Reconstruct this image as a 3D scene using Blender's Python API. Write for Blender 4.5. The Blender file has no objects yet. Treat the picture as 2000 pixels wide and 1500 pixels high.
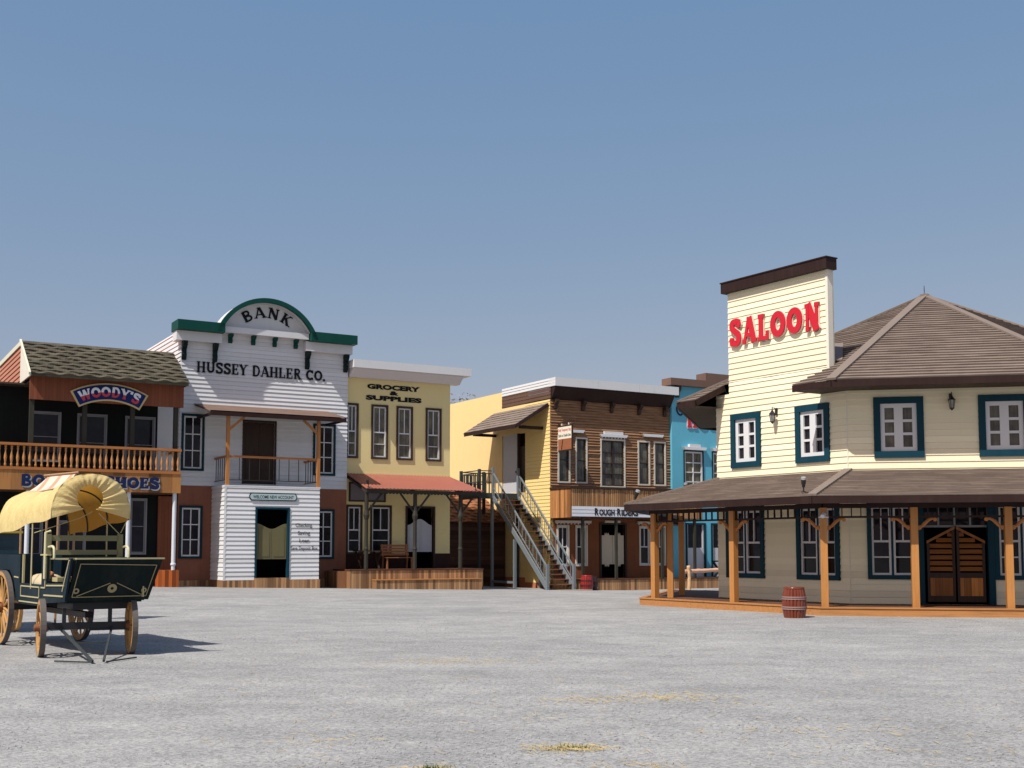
import bpy, bmesh, math, random
from mathutils import Matrix, Vector
R = math.radians
rnd = random.Random(7)
scene = bpy.context.scene
COL = scene.collection

# ------------------------------------------------------------------ camera
cam_d = bpy.data.cameras.new('camera')
cam = bpy.data.objects.new('camera', cam_d)
COL.objects.link(cam)
cam.location = (0, 0, 1.5)
cam.rotation_euler = (R(90 + 4.5), 0, 0)
cam_d.sensor_width = 36.0
cam_d.lens = 36.0 * 2330 / 2000
cam_d.shift_y = 0.0683
cam_d.clip_start = 0.1
cam_d.clip_end = 9000
scene.camera = cam

# ------------------------------------------------------------------ sky, sun, exposure
SUN = Vector((-0.49, -0.575, 1.0)).normalized()
SUN_EL = math.asin(SUN.z)
SUN_ROT = math.atan2(SUN.x, SUN.y)
world = bpy.data.worlds.new('World')
scene.world = world
world.use_nodes = True
wn = world.node_tree.nodes
wl = world.node_tree.links
sky = wn.new('ShaderNodeTexSky')
sky.sky_type = 'NISHITA'
sky.sun_disc = False
sky.sun_elevation = SUN_EL
sky.sun_rotation = SUN_ROT
sky.altitude = 0
sky.air_density = 1.0
sky.dust_density = 1.5
sky.ozone_density = 2.0
# summer haze: evens the sky out between zenith and horizon
hz = wn.new('ShaderNodeVectorMath')
hz.operation = 'MULTIPLY_ADD'
hz.inputs[1].default_value = (0.82, 0.46, 0.20)
hz.inputs[2].default_value = (0.27, 1.24, 2.86)
wl.new(sky.outputs[0], hz.inputs[0])
wl.new(hz.outputs[0], wn['Background'].inputs[0])
wn['Background'].inputs[1].default_value = 0.100
sun_d = bpy.data.lights.new('sun', 'SUN')
sun_d.energy = 4.2
sun_d.angle = R(0.7)
sun_d.color = (1.0, 0.955, 0.88)
sun = bpy.data.objects.new('sun', sun_d)
COL.objects.link(sun)
sun.rotation_euler = SUN.to_track_quat('Z', 'Y').to_euler()
sun.location = (-30, -30, 60)
scene.view_settings.view_transform = 'Standard'
scene.view_settings.look = 'None'
scene.view_settings.exposure = 0.40
scene.view_settings.gamma = 1.0
scene.view_settings.use_curve_mapping = False

# ------------------------------------------------------------------ materials
MATS = {}

def nmat(name):
    m = bpy.data.materials.new(name)
    m.use_nodes = True
    nt = m.node_tree
    b = nt.nodes['Principled BSDF']
    return m, nt, b

def mth(nt, op, a, b=None, clamp=False):
    n = nt.nodes.new('ShaderNodeMath')
    n.operation = op
    n.use_clamp = clamp
    for i, x in enumerate((a, b)):
        if x is None:
            continue
        if isinstance(x, (int, float)):
            n.inputs[i].default_value = x
        else:
            nt.links.new(x, n.inputs[i])
    return n.outputs[0]

def noise(nt, vec, scale, detail=4, rough=0.6):
    n = nt.nodes.new('ShaderNodeTexNoise')
    n.inputs['Scale'].default_value = scale
    n.inputs['Detail'].default_value = detail
    n.inputs['Roughness'].default_value = rough
    if vec is not None:
        nt.links.new(vec, n.inputs['Vector'])
    return n.outputs['Fac']

def ramp(nt, fac, stops):
    n = nt.nodes.new('ShaderNodeValToRGB')
    cr = n.color_ramp
    while len(cr.elements) < len(stops):
        cr.elements.new(0.5)
    for e, (p, c) in zip(cr.elements, stops):
        e.position = p
        e.color = (c[0], c[1], c[2], 1)
    nt.links.new(fac, n.inputs['Fac'])
    return n.outputs['Color']

def mixc(nt, fac, a, b, blend='MIX'):
    n = nt.nodes.new('ShaderNodeMix')
    n.data_type = 'RGBA'
    n.blend_type = blend
    for sock, x in ((n.inputs['Factor'], fac), (n.inputs[6], a), (n.inputs[7], b)):
        if isinstance(x, (int, float)):
            sock.default_value = x
        elif isinstance(x, (tuple, list)):
            sock.default_value = (x[0], x[1], x[2], 1)
        else:
            nt.links.new(x, sock)
    return n.outputs[2]

def objco(nt, scale=(1, 1, 1), rot=(0, 0, 0)):
    tc = nt.nodes.new('ShaderNodeTexCoord')
    mp = nt.nodes.new('ShaderNodeMapping')
    mp.inputs['Scale'].default_value = scale
    mp.inputs['Rotation'].default_value = rot
    nt.links.new(tc.outputs['Object'], mp.inputs['Vector'])
    return mp.outputs['Vector']

def bump(nt, b, h, strength=0.3, dist=0.01):
    n = nt.nodes.new('ShaderNodeBump')
    n.inputs['Strength'].default_value = strength
    n.inputs['Distance'].default_value = dist
    nt.links.new(h, n.inputs['Height'])
    nt.links.new(n.outputs['Normal'], b.inputs['Normal'])

def sc(c, k):
    return tuple(min(1.0, x * k) for x in c)

def paint(name, col, rough=0.55, var=0.12, dirt=0.15, streak=True, bmp=0.15, spec=0.3, metal=0.0, board=0.0):
    """painted or plastered surface: patchy fading, faint rain streaks, fine bump"""
    if name in MATS:
        return MATS[name]
    if max(col) < 0.13 and spec <= 0.3:
        spec = 0.10
    m, nt, b = nmat(name)
    n1 = noise(nt, objco(nt), 1.3, 5)
    n2 = noise(nt, objco(nt, (9, 9, 0.6) if streak else (7, 7, 7)), 1.0, 4)
    n3 = noise(nt, objco(nt), 45, 3)
    f = mth(nt, 'ADD', mth(nt, 'MULTIPLY', n1, 0.6), mth(nt, 'MULTIPLY', n2, 0.4))
    c = ramp(nt, f, [(0.3, sc(col, 1 - var)), (0.7, sc(col, 1 + var * 0.6))])
    dcol = tuple(0.5 * x + 0.5 * y for x, y in zip(sc(col, 0.55), (0.16, 0.13, 0.10)))
    df = mth(nt, 'MULTIPLY', mth(nt, 'SUBTRACT', mth(nt, 'MULTIPLY', n2, n1), 0.22, True), dirt * 3.0, True)
    c = mixc(nt, df, c, dcol)
    if board:
        tc = nt.nodes.new('ShaderNodeTexCoord')
        sp = nt.nodes.new('ShaderNodeSeparateXYZ')
        nt.links.new(tc.outputs['Object'], sp.inputs[0])
        fl = mth(nt, 'FLOOR', mth(nt, 'DIVIDE', mth(nt, 'SUBTRACT', sp.outputs[2], board[1]), board[0]))
        wz = nt.nodes.new('ShaderNodeTexWhiteNoise')
        wz.noise_dimensions = '1D'
        nt.links.new(fl, wz.inputs['W'])
        bt = ramp(nt, wz.outputs['Value'], [(0.0, (0.90, 0.89, 0.87)), (1.0, (1.05, 1.05, 1.05))])
        c = mixc(nt, 1.0, c, bt, 'MULTIPLY')
    nt.links.new(c, b.inputs['Base Color'])
    b.inputs['Roughness'].default_value = rough
    b.inputs['Specular IOR Level'].default_value = spec
    b.inputs['Metallic'].default_value = metal
    bump(nt, b, n3, bmp, 0.01)
    MATS[name] = m
    return m

def wood(name, col, axis='x', rough=0.6, var=0.35, plank=0.0, paxis='x', gap=0.06, spec=0.25, tv=1.0):
    """wood grain along an axis; plank>0 adds boards of that width with their own tones"""
    if name in MATS:
        return MATS[name]
    m, nt, b = nmat(name)
    s = {'x': (0.8, 14, 14), 'y': (14, 0.8, 14), 'z': (14, 14, 0.8)}[axis]
    g = noise(nt, objco(nt, s), 1.6, 6, 0.65)
    g2 = noise(nt, objco(nt), 2.2, 4)
    c = ramp(nt, g, [(0.28, sc(col, 1 - var)), (0.5, col), (0.75, sc(col, 1 + var * 0.5))])
    c = mixc(nt, mth(nt, 'MULTIPLY', g2, 0.35), c, sc(col, 0.6))
    h = g
    if plank > 0:
        tc = nt.nodes.new('ShaderNodeTexCoord')
        sp = nt.nodes.new('ShaderNodeSeparateXYZ')
        nt.links.new(tc.outputs['Object'], sp.inputs[0])
        x = sp.outputs[{'x': 0, 'y': 1, 'z': 2}[paxis]]
        q = mth(nt, 'DIVIDE', x, plank)
        fl = mth(nt, 'FLOOR', q)
        wnz = nt.nodes.new('ShaderNodeTexWhiteNoise')
        wnz.noise_dimensions = '1D'
        nt.links.new(fl, wnz.inputs['W'])
        tone = ramp(nt, wnz.outputs['Value'], [(p_, tuple(1 + (v - 1) * tv for v in c_)) for p_, c_ in ((0.0, (0.42, 0.38, 0.36)), (0.35, (0.75, 0.70, 0.66)), (0.7, (1.0, 0.98, 0.95)), (1.0, (1.3, 1.25, 1.15)))])
        c = mixc(nt, 1.0, c, tone, 'MULTIPLY')
        fr = mth(nt, 'FRACT', q)
        line = mth(nt, 'LESS_THAN', fr, gap)
        c = mixc(nt, mth(nt, 'MULTIPLY', line, 0.85), c, sc(col, 0.12))
        h = mth(nt, 'SUBTRACT', g, mth(nt, 'MULTIPLY', line, 2.0))
    nt.links.new(c, b.inputs['Base Color'])
    b.inputs['Roughness'].default_value = rough
    b.inputs['Specular IOR Level'].default_value = spec
    bump(nt, b, h, 0.25, 0.01)
    MATS[name] = m
    return m

def tile(name, col, var=0.3, blotch=0.4):
    """roof tile: tile to tile tones, weathering blotches"""
    if name in MATS:
        return MATS[name]
    m, nt, b = nmat(name)
    v = nt.nodes.new('ShaderNodeTexVoronoi')
    v.inputs['Scale'].default_value = 1.0
    nt.links.new(objco(nt, (3.2, 3.2, 9)), v.inputs['Vector'])
    sp = nt.nodes.new('ShaderNodeSeparateColor')
    nt.links.new(v.outputs['Color'], sp.inputs[0])
    n1 = noise(nt, objco(nt), 0.9, 5)
    n2 = noise(nt, objco(nt), 30, 4)
    c = ramp(nt, sp.outputs[0], [(0.0, sc(col, 1 - var)), (0.6, col), (1.0, sc(col, 1 + var))])
    c = mixc(nt, mth(nt, 'MULTIPLY', mth(nt, 'SUBTRACT', n1, 0.35, True), blotch * 2, True), c, sc(col, 0.62))
    c = mixc(nt, mth(nt, 'MULTIPLY', n2, 0.3), c, sc(col, 1.35))
    nt.links.new(c, b.inputs['Base Color'])
    b.inputs['Roughness'].default_value = 0.75
    b.inputs['Specular IOR Level'].default_value = 0.25
    bump(nt, b, n2, 0.3, 0.01)
    MATS[name] = m
    return m

def glass(name, col=(0.012, 0.012, 0.016), rough=0.06, curtain=None, spec=0.22):
    if name in MATS:
        return MATS[name]
    m, nt, b = nmat(name)
    n1 = noise(nt, objco(nt, (1, 1, 1)), 2.2, 3)
    if curtain:
        n2 = noise(nt, objco(nt, (9, 9, 0.7)), 1.2, 3)
        c = ramp(nt, mth(nt, 'ADD', mth(nt, 'MULTIPLY', n2, 0.5), mth(nt, 'MULTIPLY', n1, 0.5)), [(0.4, col), (0.62, curtain)])
    else:
        c = ramp(nt, n1, [(0.35, sc(col, 0.6)), (0.7, sc(col, 1.6))])
    nt.links.new(c, b.inputs['Base Color'])
    b.inputs['Roughness'].default_value = rough
    b.inputs['Specular IOR Level'].default_value = spec
    bump(nt, b, n1, 0.05, 0.02)
    MATS[name] = m
    return m

white = paint('white_paint', (0.62, 0.625, 0.635), 0.5, 0.09, 0.22)
cream = paint('cream_siding', (0.82, 0.755, 0.555), 0.55, 0.07, 0.14, board=(0.152, 0.18))
whiteboard = paint('white_clapboard', (0.68, 0.69, 0.71), 0.5, 0.09, 0.24, board=(0.165, 0.28))
cream_trim = paint('cream_trim', (0.70, 0.66, 0.56), 0.55, 0.05, 0.06)
stucco = paint('yellow_stucco', (0.80, 0.59, 0.27), 0.8, 0.08, 0.16, bmp=0.35)
yellow = paint('yellow_siding', (0.76, 0.58, 0.24), 0.65, 0.05, 0.06)
grocer = paint('grocery_yellow', (0.74, 0.62, 0.30), 0.75, 0.08, 0.18, bmp=0.3)
teal = paint('teal_trim', (0.007, 0.042, 0.064), 0.5, 0.15, 0.05)
navy = paint('dark_teal_trim', (0.006, 0.030, 0.040), 0.5, 0.15, 0.05)
green = paint('green_cornice', (0.006, 0.056, 0.044), 0.5, 0.15, 0.05)
blackgreen = paint('dark_bracket', (0.008, 0.018, 0.018), 0.5, 0.15, 0.05)
black = paint('black_letters', (0.010, 0.011, 0.014), 0.45, 0.1, 0.0)
maroon = paint('maroon_stucco', (0.240, 0.092, 0.054), 0.8, 0.25, 0.35, bmp=0.4)
rust = wood('rust_board', (0.22, 0.068, 0.032), 'z', 0.7, 0.15, 0.13, 'x', 0.04, tv=0.22)
wainscot = paint('dark_wainscot', (0.040, 0.018, 0.015), 0.6, 0.2, 0.1)
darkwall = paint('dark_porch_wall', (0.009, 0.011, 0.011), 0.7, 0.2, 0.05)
greypost = paint('grey_green_post', (0.040, 0.038, 0.030), 0.6, 0.2, 0.15)
greyframe = paint('grey_frame', (0.22, 0.23, 0.25), 0.5, 0.1, 0.1)
pipewhite = paint('white_pipe', (0.60, 0.63, 0.68), 0.4, 0.1, 0.1)
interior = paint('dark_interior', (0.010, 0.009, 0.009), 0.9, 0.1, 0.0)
roofbrown = tile('brown_roof_tile', (0.192, 0.150, 0.124), 0.14, 0.22)
hipbrown = paint('hip_cap', (0.200, 0.158, 0.132), 0.75, 0.12, 0.15)
woodtile = tile('scalloped_tile', (0.085, 0.074, 0.050), 0.45, 0.6)
fascia = paint('dark_fascia', (0.030, 0.016, 0.014), 0.5, 0.2, 0.1)
brownboard = paint('brown_board', (0.115, 0.066, 0.048), 0.6, 0.15, 0.15)
soffit = paint('soffit', (0.070, 0.055, 0.042), 0.7, 0.15, 0.1)
metalwhite = paint('white_metal', (0.62, 0.63, 0.64), 0.35, 0.10, 0.2)
redroof = paint('red_canopy', (0.31, 0.105, 0.072), 0.5, 0.12, 0.12)
brownshingle = paint('brown_canopy', (0.210, 0.135, 0.105), 0.8, 0.15, 0.2)
blue = paint('blue_wall', (0.110, 0.40, 0.53), 0.6, 0.08, 0.08)
hotelbrown = paint('hotel_cornice', (0.150, 0.088, 0.065), 0.6, 0.15, 0.15)
orange = wood('orange_wood', (0.44, 0.180, 0.050), 'z', 0.5, 0.25)
orange_h = wood('orange_wood_level', (0.40, 0.155, 0.045), 'x', 0.5, 0.25)
balu = wood('baluster_wood', (0.45, 0.205, 0.070), 'z', 0.5, 0.2)
porchpost = wood('porch_post_wood', (0.46, 0.205, 0.060), 'z', 0.45, 0.22)
deckplank = wood('deck_plank', (0.44, 0.255, 0.130), 'z', 0.7, 0.3, 0.105, 'x', 0.06)
deckside = wood('deck_plank_side', (0.24, 0.115, 0.055), 'z', 0.7, 0.3, 0.105, 'y', 0.07)
signplank = wood('sign_plank', (0.36, 0.170, 0.058), 'z', 0.65, 0.3, 0.42, 'x', 0.012)
deckedge = wood('deck_edge', (0.42, 0.190, 0.065), 'x', 0.6, 0.3)
decktop = wood('deck_top', (0.150, 0.072, 0.045), 'x', 0.6, 0.3, 0.12, 'y', 0.07)
log = wood('brown_siding', (0.29, 0.155, 0.080), 'x', 0.6, 0.8)
slat = wood('balcony_slat', (0.42, 0.235, 0.110), 'z', 0.6, 0.5, 0.1049, 'x', 0.0, tv=0.8)
slat_y = wood('balcony_side', (0.46, 0.215, 0.080), 'z', 0.6, 0.45, 0.13, 'y', 0.06)
darkwood = wood('dark_wood', (0.040, 0.022, 0.014), 'z', 0.5, 0.4)
benchwood = wood('bench_wood', (0.30, 0.120, 0.050), 'x', 0.5, 0.3)
steel = paint('grey_steel', (0.165, 0.192, 0.210), 0.45, 0.12, 0.2, spec=0.4)
steeldark = paint('dark_steel', (0.050, 0.058, 0.062), 0.5, 0.15, 0.15)
tread = wood('tread_wood', (0.200, 0.088, 0.050), 'x', 0.6, 0.35)
brick = paint('red_plinth', (0.42, 0.15, 0.07), 0.85, 0.15, 0.2)
pane = glass('window_pane')
pane_c = glass('pane_with_curtain', (0.035, 0.032, 0.028), 0.10, (0.14, 0.13, 0.10), spec=0.4)
pane_g = glass('pane_reflecting', (0.05, 0.045, 0.035), 0.12, (0.16, 0.14, 0.08), spec=0.4)
red = paint('red_letters', (0.52, 0.016, 0.030), 0.4, 0.06, 0.03)
navyblue = paint('navy_letters', (0.012, 0.022, 0.075), 0.45, 0.1, 0.05)
signblue = paint('sign_blue', (0.010, 0.022, 0.120), 0.4, 0.1, 0.05)
gold = paint('sign_gold', (0.56, 0.44, 0.20), 0.5, 0.1, 0.1)
palegreen = paint('pale_sign', (0.42, 0.52, 0.52), 0.5, 0.06, 0.1)
olive = paint('olive_door', (0.135, 0.120, 0.055), 0.6, 0.15, 0.1)
pinkside = paint('salmon_siding', (0.46, 0.185, 0.110), 0.65, 0.12, 0.1)
paledoor = paint('pale_swing_door', (0.54, 0.47, 0.36), 0.6, 0.08, 0.08)
greydoor = paint('grey_swing_door', (0.42, 0.43, 0.46), 0.6, 0.08, 0.08)
iron = paint('black_iron', (0.015, 0.014, 0.013), 0.4, 0.1, 0.0, spec=0.5)
lampglass = glass('lamp_glass', (0.22, 0.22, 0.20), 0.1)
silver = paint('silver_cap', (0.55, 0.55, 0.56), 0.3, 0.1, 0.0, spec=0.6, metal=0.6)
# ------------------------------------------------------------------ building blocks
class Frame:
    def __init__(self, x, y, ang):
        self.m = Matrix.Translation((x, y, 0)) @ Matrix.Rotation(R(ang), 4, 'Z')
        self.ang = R(ang)

ROW = Frame(-10.742, 44.633, 30)        # the row of shop fronts: x along the fronts, y to the back
SAL = Frame(8.03, 28.45, -11)           # the saloon: x along its front
WAG = Frame(-6.041, 17.225, 37)         # the wagon: x across, y to its tail
FREE = Frame(0, 0, 0)
BASE = {}

def thing(name, label, cat, frame, base, group=None, kind=None):
    o = bpy.data.objects.new(name, None)
    COL.objects.link(o)
    o.empty_display_size = 0.2
    o.matrix_world = frame.m @ Matrix.Translation(base)
    o['label'] = label
    o['category'] = cat
    if group:
        o['group'] = group
    if kind:
        o['kind'] = kind
    BASE[o] = Vector(base)
    return o

class MB:
    """collects faces in frame coordinates; build() links them as one mesh"""
    def __init__(self):
        self.v = []
        self.f = []
        self.M = None
        self.att = None

    def add(self, pts, faces):
        n = len(self.v)
        if self.M is not None:
            pts = [self.M @ Vector(p) for p in pts]
        self.v.extend(Vector(p) for p in pts)
        self.f.extend(tuple(i + n for i in f) for f in faces)

    def quad(self, *pts):
        self.add(pts, [tuple(range(len(pts)))])

    def box(self, x0, x1, y0, y1, z0, z1):
        p = [(x0, y0, z0), (x1, y0, z0), (x1, y1, z0), (x0, y1, z0), (x0, y0, z1), (x1, y0, z1), (x1, y1, z1), (x0, y1, z1)]
        self.add(p, [(0, 3, 2, 1), (4, 5, 6, 7), (0, 1, 5, 4), (1, 2, 6, 5), (2, 3, 7, 6), (3, 0, 4, 7)])

    def prism(self, poly, d0, d1, ax='y'):
        """2-D outline (a, b) swept along an axis: ax y -> (a, d, b); x -> (d, a, b); z -> (a, b, d)"""
        def P(a, b, d):
            return {'y': (a, d, b), 'x': (d, a, b), 'z': (a, b, d)}[ax]
        n = len(poly)
        pts = [P(a, b, d0) for a, b in poly] + [P(a, b, d1) for a, b in poly]
        fs = [tuple(range(n)), tuple(range(2 * n - 1, n - 1, -1))]
        fs += [(i, (i + 1) % n, n + (i + 1) % n, n + i) for i in range(n)]
        self.add(pts, fs)

    def bar(self, a, b, w, h=None, up=(0, 0, 1)):
        h = w if h is None else h
        a, b = Vector(a), Vector(b)
        d = (b - a).normalized()
        u = Vector(up)
        if abs(d.dot(u)) > 0.98:
            u = Vector((0, 1, 0))
        s = d.cross(u).normalized()
        t = s.cross(d).normalized()
        p = []
        for q in (a, b):
            for i, j in ((-1, -1), (1, -1), (1, 1), (-1, 1)):
                p.append(q + s * (i * w / 2) + t * (j * h / 2))
        self.add(p, [(0, 3, 2, 1), (4, 5, 6, 7), (0, 1, 5, 4), (1, 2, 6, 5), (2, 3, 7, 6), (3, 0, 4, 7)])

    def tube(self, pts, r, n=8, closed=False):
        pts = [Vector(p) for p in pts]
        rs = r if isinstance(r, (list, tuple)) else [r] * len(pts)
        rings = []
        m = len(pts)
        prev = None
        for i, p in enumerate(pts):
            if closed:
                d = (pts[(i + 1) % m] - pts[i - 1]).normalized()
            else:
                d = (pts[min(i + 1, m - 1)] - pts[max(i - 1, 0)]).normalized()
            if prev is None:
                u = Vector((0, 0, 1)) if abs(d.z) < 0.9 else Vector((1, 0, 0))
            else:
                u = prev
            s = d.cross(u).normalized()
            u = s.cross(d).normalized()
            prev = u
            rings.append([p + (s * math.cos(2 * math.pi * k / n) + u * math.sin(2 * math.pi * k / n)) * rs[i] for k in range(n)])
        allp = [q for ring in rings for q in ring]
        fs = []
        for i in range(m if closed else m - 1):
            j = (i + 1) % m
            for k in range(n):
                fs.append((i * n + k, i * n + (k + 1) % n, j * n + (k + 1) % n, j * n + k))
        if not closed:
            fs.append(tuple(range(n - 1, -1, -1)))
            fs.append(tuple((m - 1) * n + k for k in range(n)))
        self.add(allp, fs)

    def lathe(self, prof, c, n=16, ax='z', a0=0.0):
        """profile [(r, h)] turned about an axis through c"""
        pts = []
        for r, h in prof:
            for k in range(n):
                a = 2 * math.pi * k / n + a0
                x, y = r * math.cos(a), r * math.sin(a)
                q = {'z': (x, y, h), 'x': (h, x, y), 'y': (x, h, y)}[ax]
                pts.append((c[0] + q[0], c[1] + q[1], c[2] + q[2]))
        fs = []
        for i in range(len(prof) - 1):
            for k in range(n):
                fs.append((i * n + k, i * n + (k + 1) % n, (i + 1) * n + (k + 1) % n, (i + 1) * n + k))
        if prof[0] != prof[-1]:
            fs.append(tuple(range(n - 1, -1, -1)))
            fs.append(tuple((len(prof) - 1) * n + k for k in range(n)))
        self.add(pts, fs)

    def build(self, name, mat, parent=None, smooth=False, label=None, frame=None, fix=True):
        root = parent
        while root is not None and root not in BASE:
            root = root.parent
        off = BASE[root] if root is not None else Vector((0, 0, 0))
        me = bpy.data.meshes.new(name)
        if root is None and frame is not None:
            vs = [frame.m @ p for p in self.v]
        else:
            vs = [p - off for p in self.v]
        me.from_pydata([tuple(p) for p in vs], [], self.f)
        if fix:
            bm = bmesh.new()
            bm.from_mesh(me)
            bmesh.ops.recalc_face_normals(bm, faces=bm.faces)
            bm.to_mesh(me)
            bm.free()
        if self.att is not None:
            at = me.attributes.new('tone', 'FLOAT', 'POINT')
            at.data.foreach_set('value', self.att)
        if smooth:
            for p in me.polygons:
                p.use_smooth = True
        for mm in (mat if isinstance(mat, (list, tuple)) else [mat]):
            me.materials.append(mm)
        o = bpy.data.objects.new(name, me)
        COL.objects.link(o)
        if parent is not None:
            o.parent = parent
        if label:
            o['label'] = label
        return o

def copy_tree(o, parent=None):
    c = o.copy()
    COL.objects.link(c)
    if parent is not None:
        c.parent = parent
    for ch in list(o.children):
        copy_tree(ch, c)
    return c

def cells(x0, x1, z0, z1, holes):
    """rectangle minus holes, as rectangles"""
    xs = sorted({x0, x1, *[min(max(h[i], x0), x1) for h in holes for i in (0, 1)]})
    zs = sorted({z0, z1, *[min(max(h[i], z0), z1) for h in holes for i in (2, 3)]})
    out = []
    for a, b in zip(xs, xs[1:]):
        run = None
        for c, d in zip(zs, zs[1:]):
            mx, mz = (a + b) / 2, (c + d) / 2
            if any(h[0] < mx < h[1] and h[2] < mz < h[3] for h in holes):
                if run:
                    out.append(run)
                run = None
            else:
                run = (a, b, run[2], d) if run else (a, b, c, d)
        if run:
            out.append(run)
    return out

def wall(mb, x0, x1, z0, z1, y, holes=(), th=0.16):
    """flat wall, front face at y, with openings and their reveals"""
    for a, b, c, d in cells(x0, x1, z0, z1, holes):
        mb.quad((a, y, c), (b, y, c), (b, y, d), (a, y, d))
        mb.quad((a, y + th, c), (a, y + th, d), (b, y + th, d), (b, y + th, c))
    for h in list(holes) + [(x0, x1, z0, z1)]:
        a, b, c, d = max(h[0], x0), min(h[1], x1), max(h[2], z0), min(h[3], z1)
        mb.quad((a, y, c), (a, y + th, c), (a, y + th, d), (a, y, d))
        mb.quad((b, y, c), (b, y, d), (b, y + th, d), (b, y + th, c))
        mb.quad((a, y, d), (a, y + th, d), (b, y + th, d), (b, y, d))
        mb.quad((a, y, c), (b, y, c), (b, y + th, c), (a, y + th, c))

def siding(mb, x0, x1, z0, z1, y, holes=(), h=0.16, lip=0.022, ref=0.0, jit=0.0, r=None, backing=True, gap=0.012):
    """lapped boards on a wall plane: each board leans out at its lower edge"""
    if backing:
        wall(mb, x0, x1, z0, z1, y, holes)
    for a, b, c, d in cells(x0, x1, z0, z1, holes):
        k = math.floor((c - ref) / h + 1e-6)
        while ref + k * h < d - 1e-6:
            zb = ref + k * h
            lo, hi = max(zb + gap, c), min(zb + h, d)
            if hi - lo > 0.002:
                rr = random.Random(int(k * 131 + a * 977 + 5))
                l2 = lip * (1 + jit * rr.uniform(-1, 1))
                o0 = 0.003 + l2 * (1 - (lo - zb) / h)
                o1 = 0.003 + l2 * (1 - (hi - zb) / h)
                dz = jit * h * 0.12 * rr.uniform(-1, 1) if lo > c else 0
                mb.quad((a, y - o0, lo + dz), (b, y - o0, lo - dz * 0.5), (b, y - o1, hi), (a, y - o1, hi))
                mb.quad((a, y - o0, lo + dz), (a, y, lo + dz), (b, y, lo - dz * 0.5), (b, y - o0, lo - dz * 0.5))
                for e in (a, b):
                    mb.quad((e, y - o0, lo), (e, y - o1, hi), (e, y, hi), (e, y, lo))
            k += 1

def courses(mb, eL, eR, rL, rR, n, th=0.03, wave=0.0, wl=0.6, sag=0.0):
    """overlapping tile courses between an eave line and a ridge line"""
    eL, eR, rL, rR = (Vector(p) for p in (eL, eR, rL, rR))
    nrm = (eR - eL).cross((rL + rR) / 2 - (eL + eR) / 2).normalized()
    if nrm.z < 0:
        nrm = -nrm
    up = ((rL + rR) / 2 - (eL + eR) / 2)
    ul = up.length
    up = up.normalized()
    for i in range(n):
        t0, t1 = i / n, (i + 1) / n
        a, b = eL.lerp(rL, t0), eR.lerp(rR, t0)
        c, d = eL.lerp(rL, t1), eR.lerp(rR, t1)
        L = (b - a).length
        m = max(1, int(L / (wl / 8))) if wave else max(1, int(L / 0.5))
        low, top, un = [], [], []
        ph = (i % 2) * 0.5 + rnd.uniform(-0.06, 0.06)
        for j in range(m + 1):
            s = j / m
            p, q = a.lerp(b, s), c.lerp(d, s)
            if wave:
                x = s * L / wl + ph
                w = wave * (0.5 + 0.5 * math.cos(2 * math.pi * x))
                jj = rnd.uniform(-0.2, 0.2) * wave
                p0 = p - up * (w + jj) * (0 if i == 0 else 1)
                lift = th * (0.7 + 0.5 * math.cos(2 * math.pi * x + 0.8))
            else:
                p0 = p + up * rnd.uniform(-0.006, 0.006)
                lift = th * rnd.uniform(0.8, 1.2)
            low.append(p0 + nrm * lift)
            un.append(p0 + nrm * 0.002)
            top.append(q + nrm * 0.004)
        for j in range(m):
            mb.quad(low[j], low[j + 1], top[j + 1], top[j])
            mb.quad(un[j], un[j + 1], low[j + 1], low[j])
        mb.quad(un[0], low[0], top[0])
        mb.quad(un[m], top[m], low[m])

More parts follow.
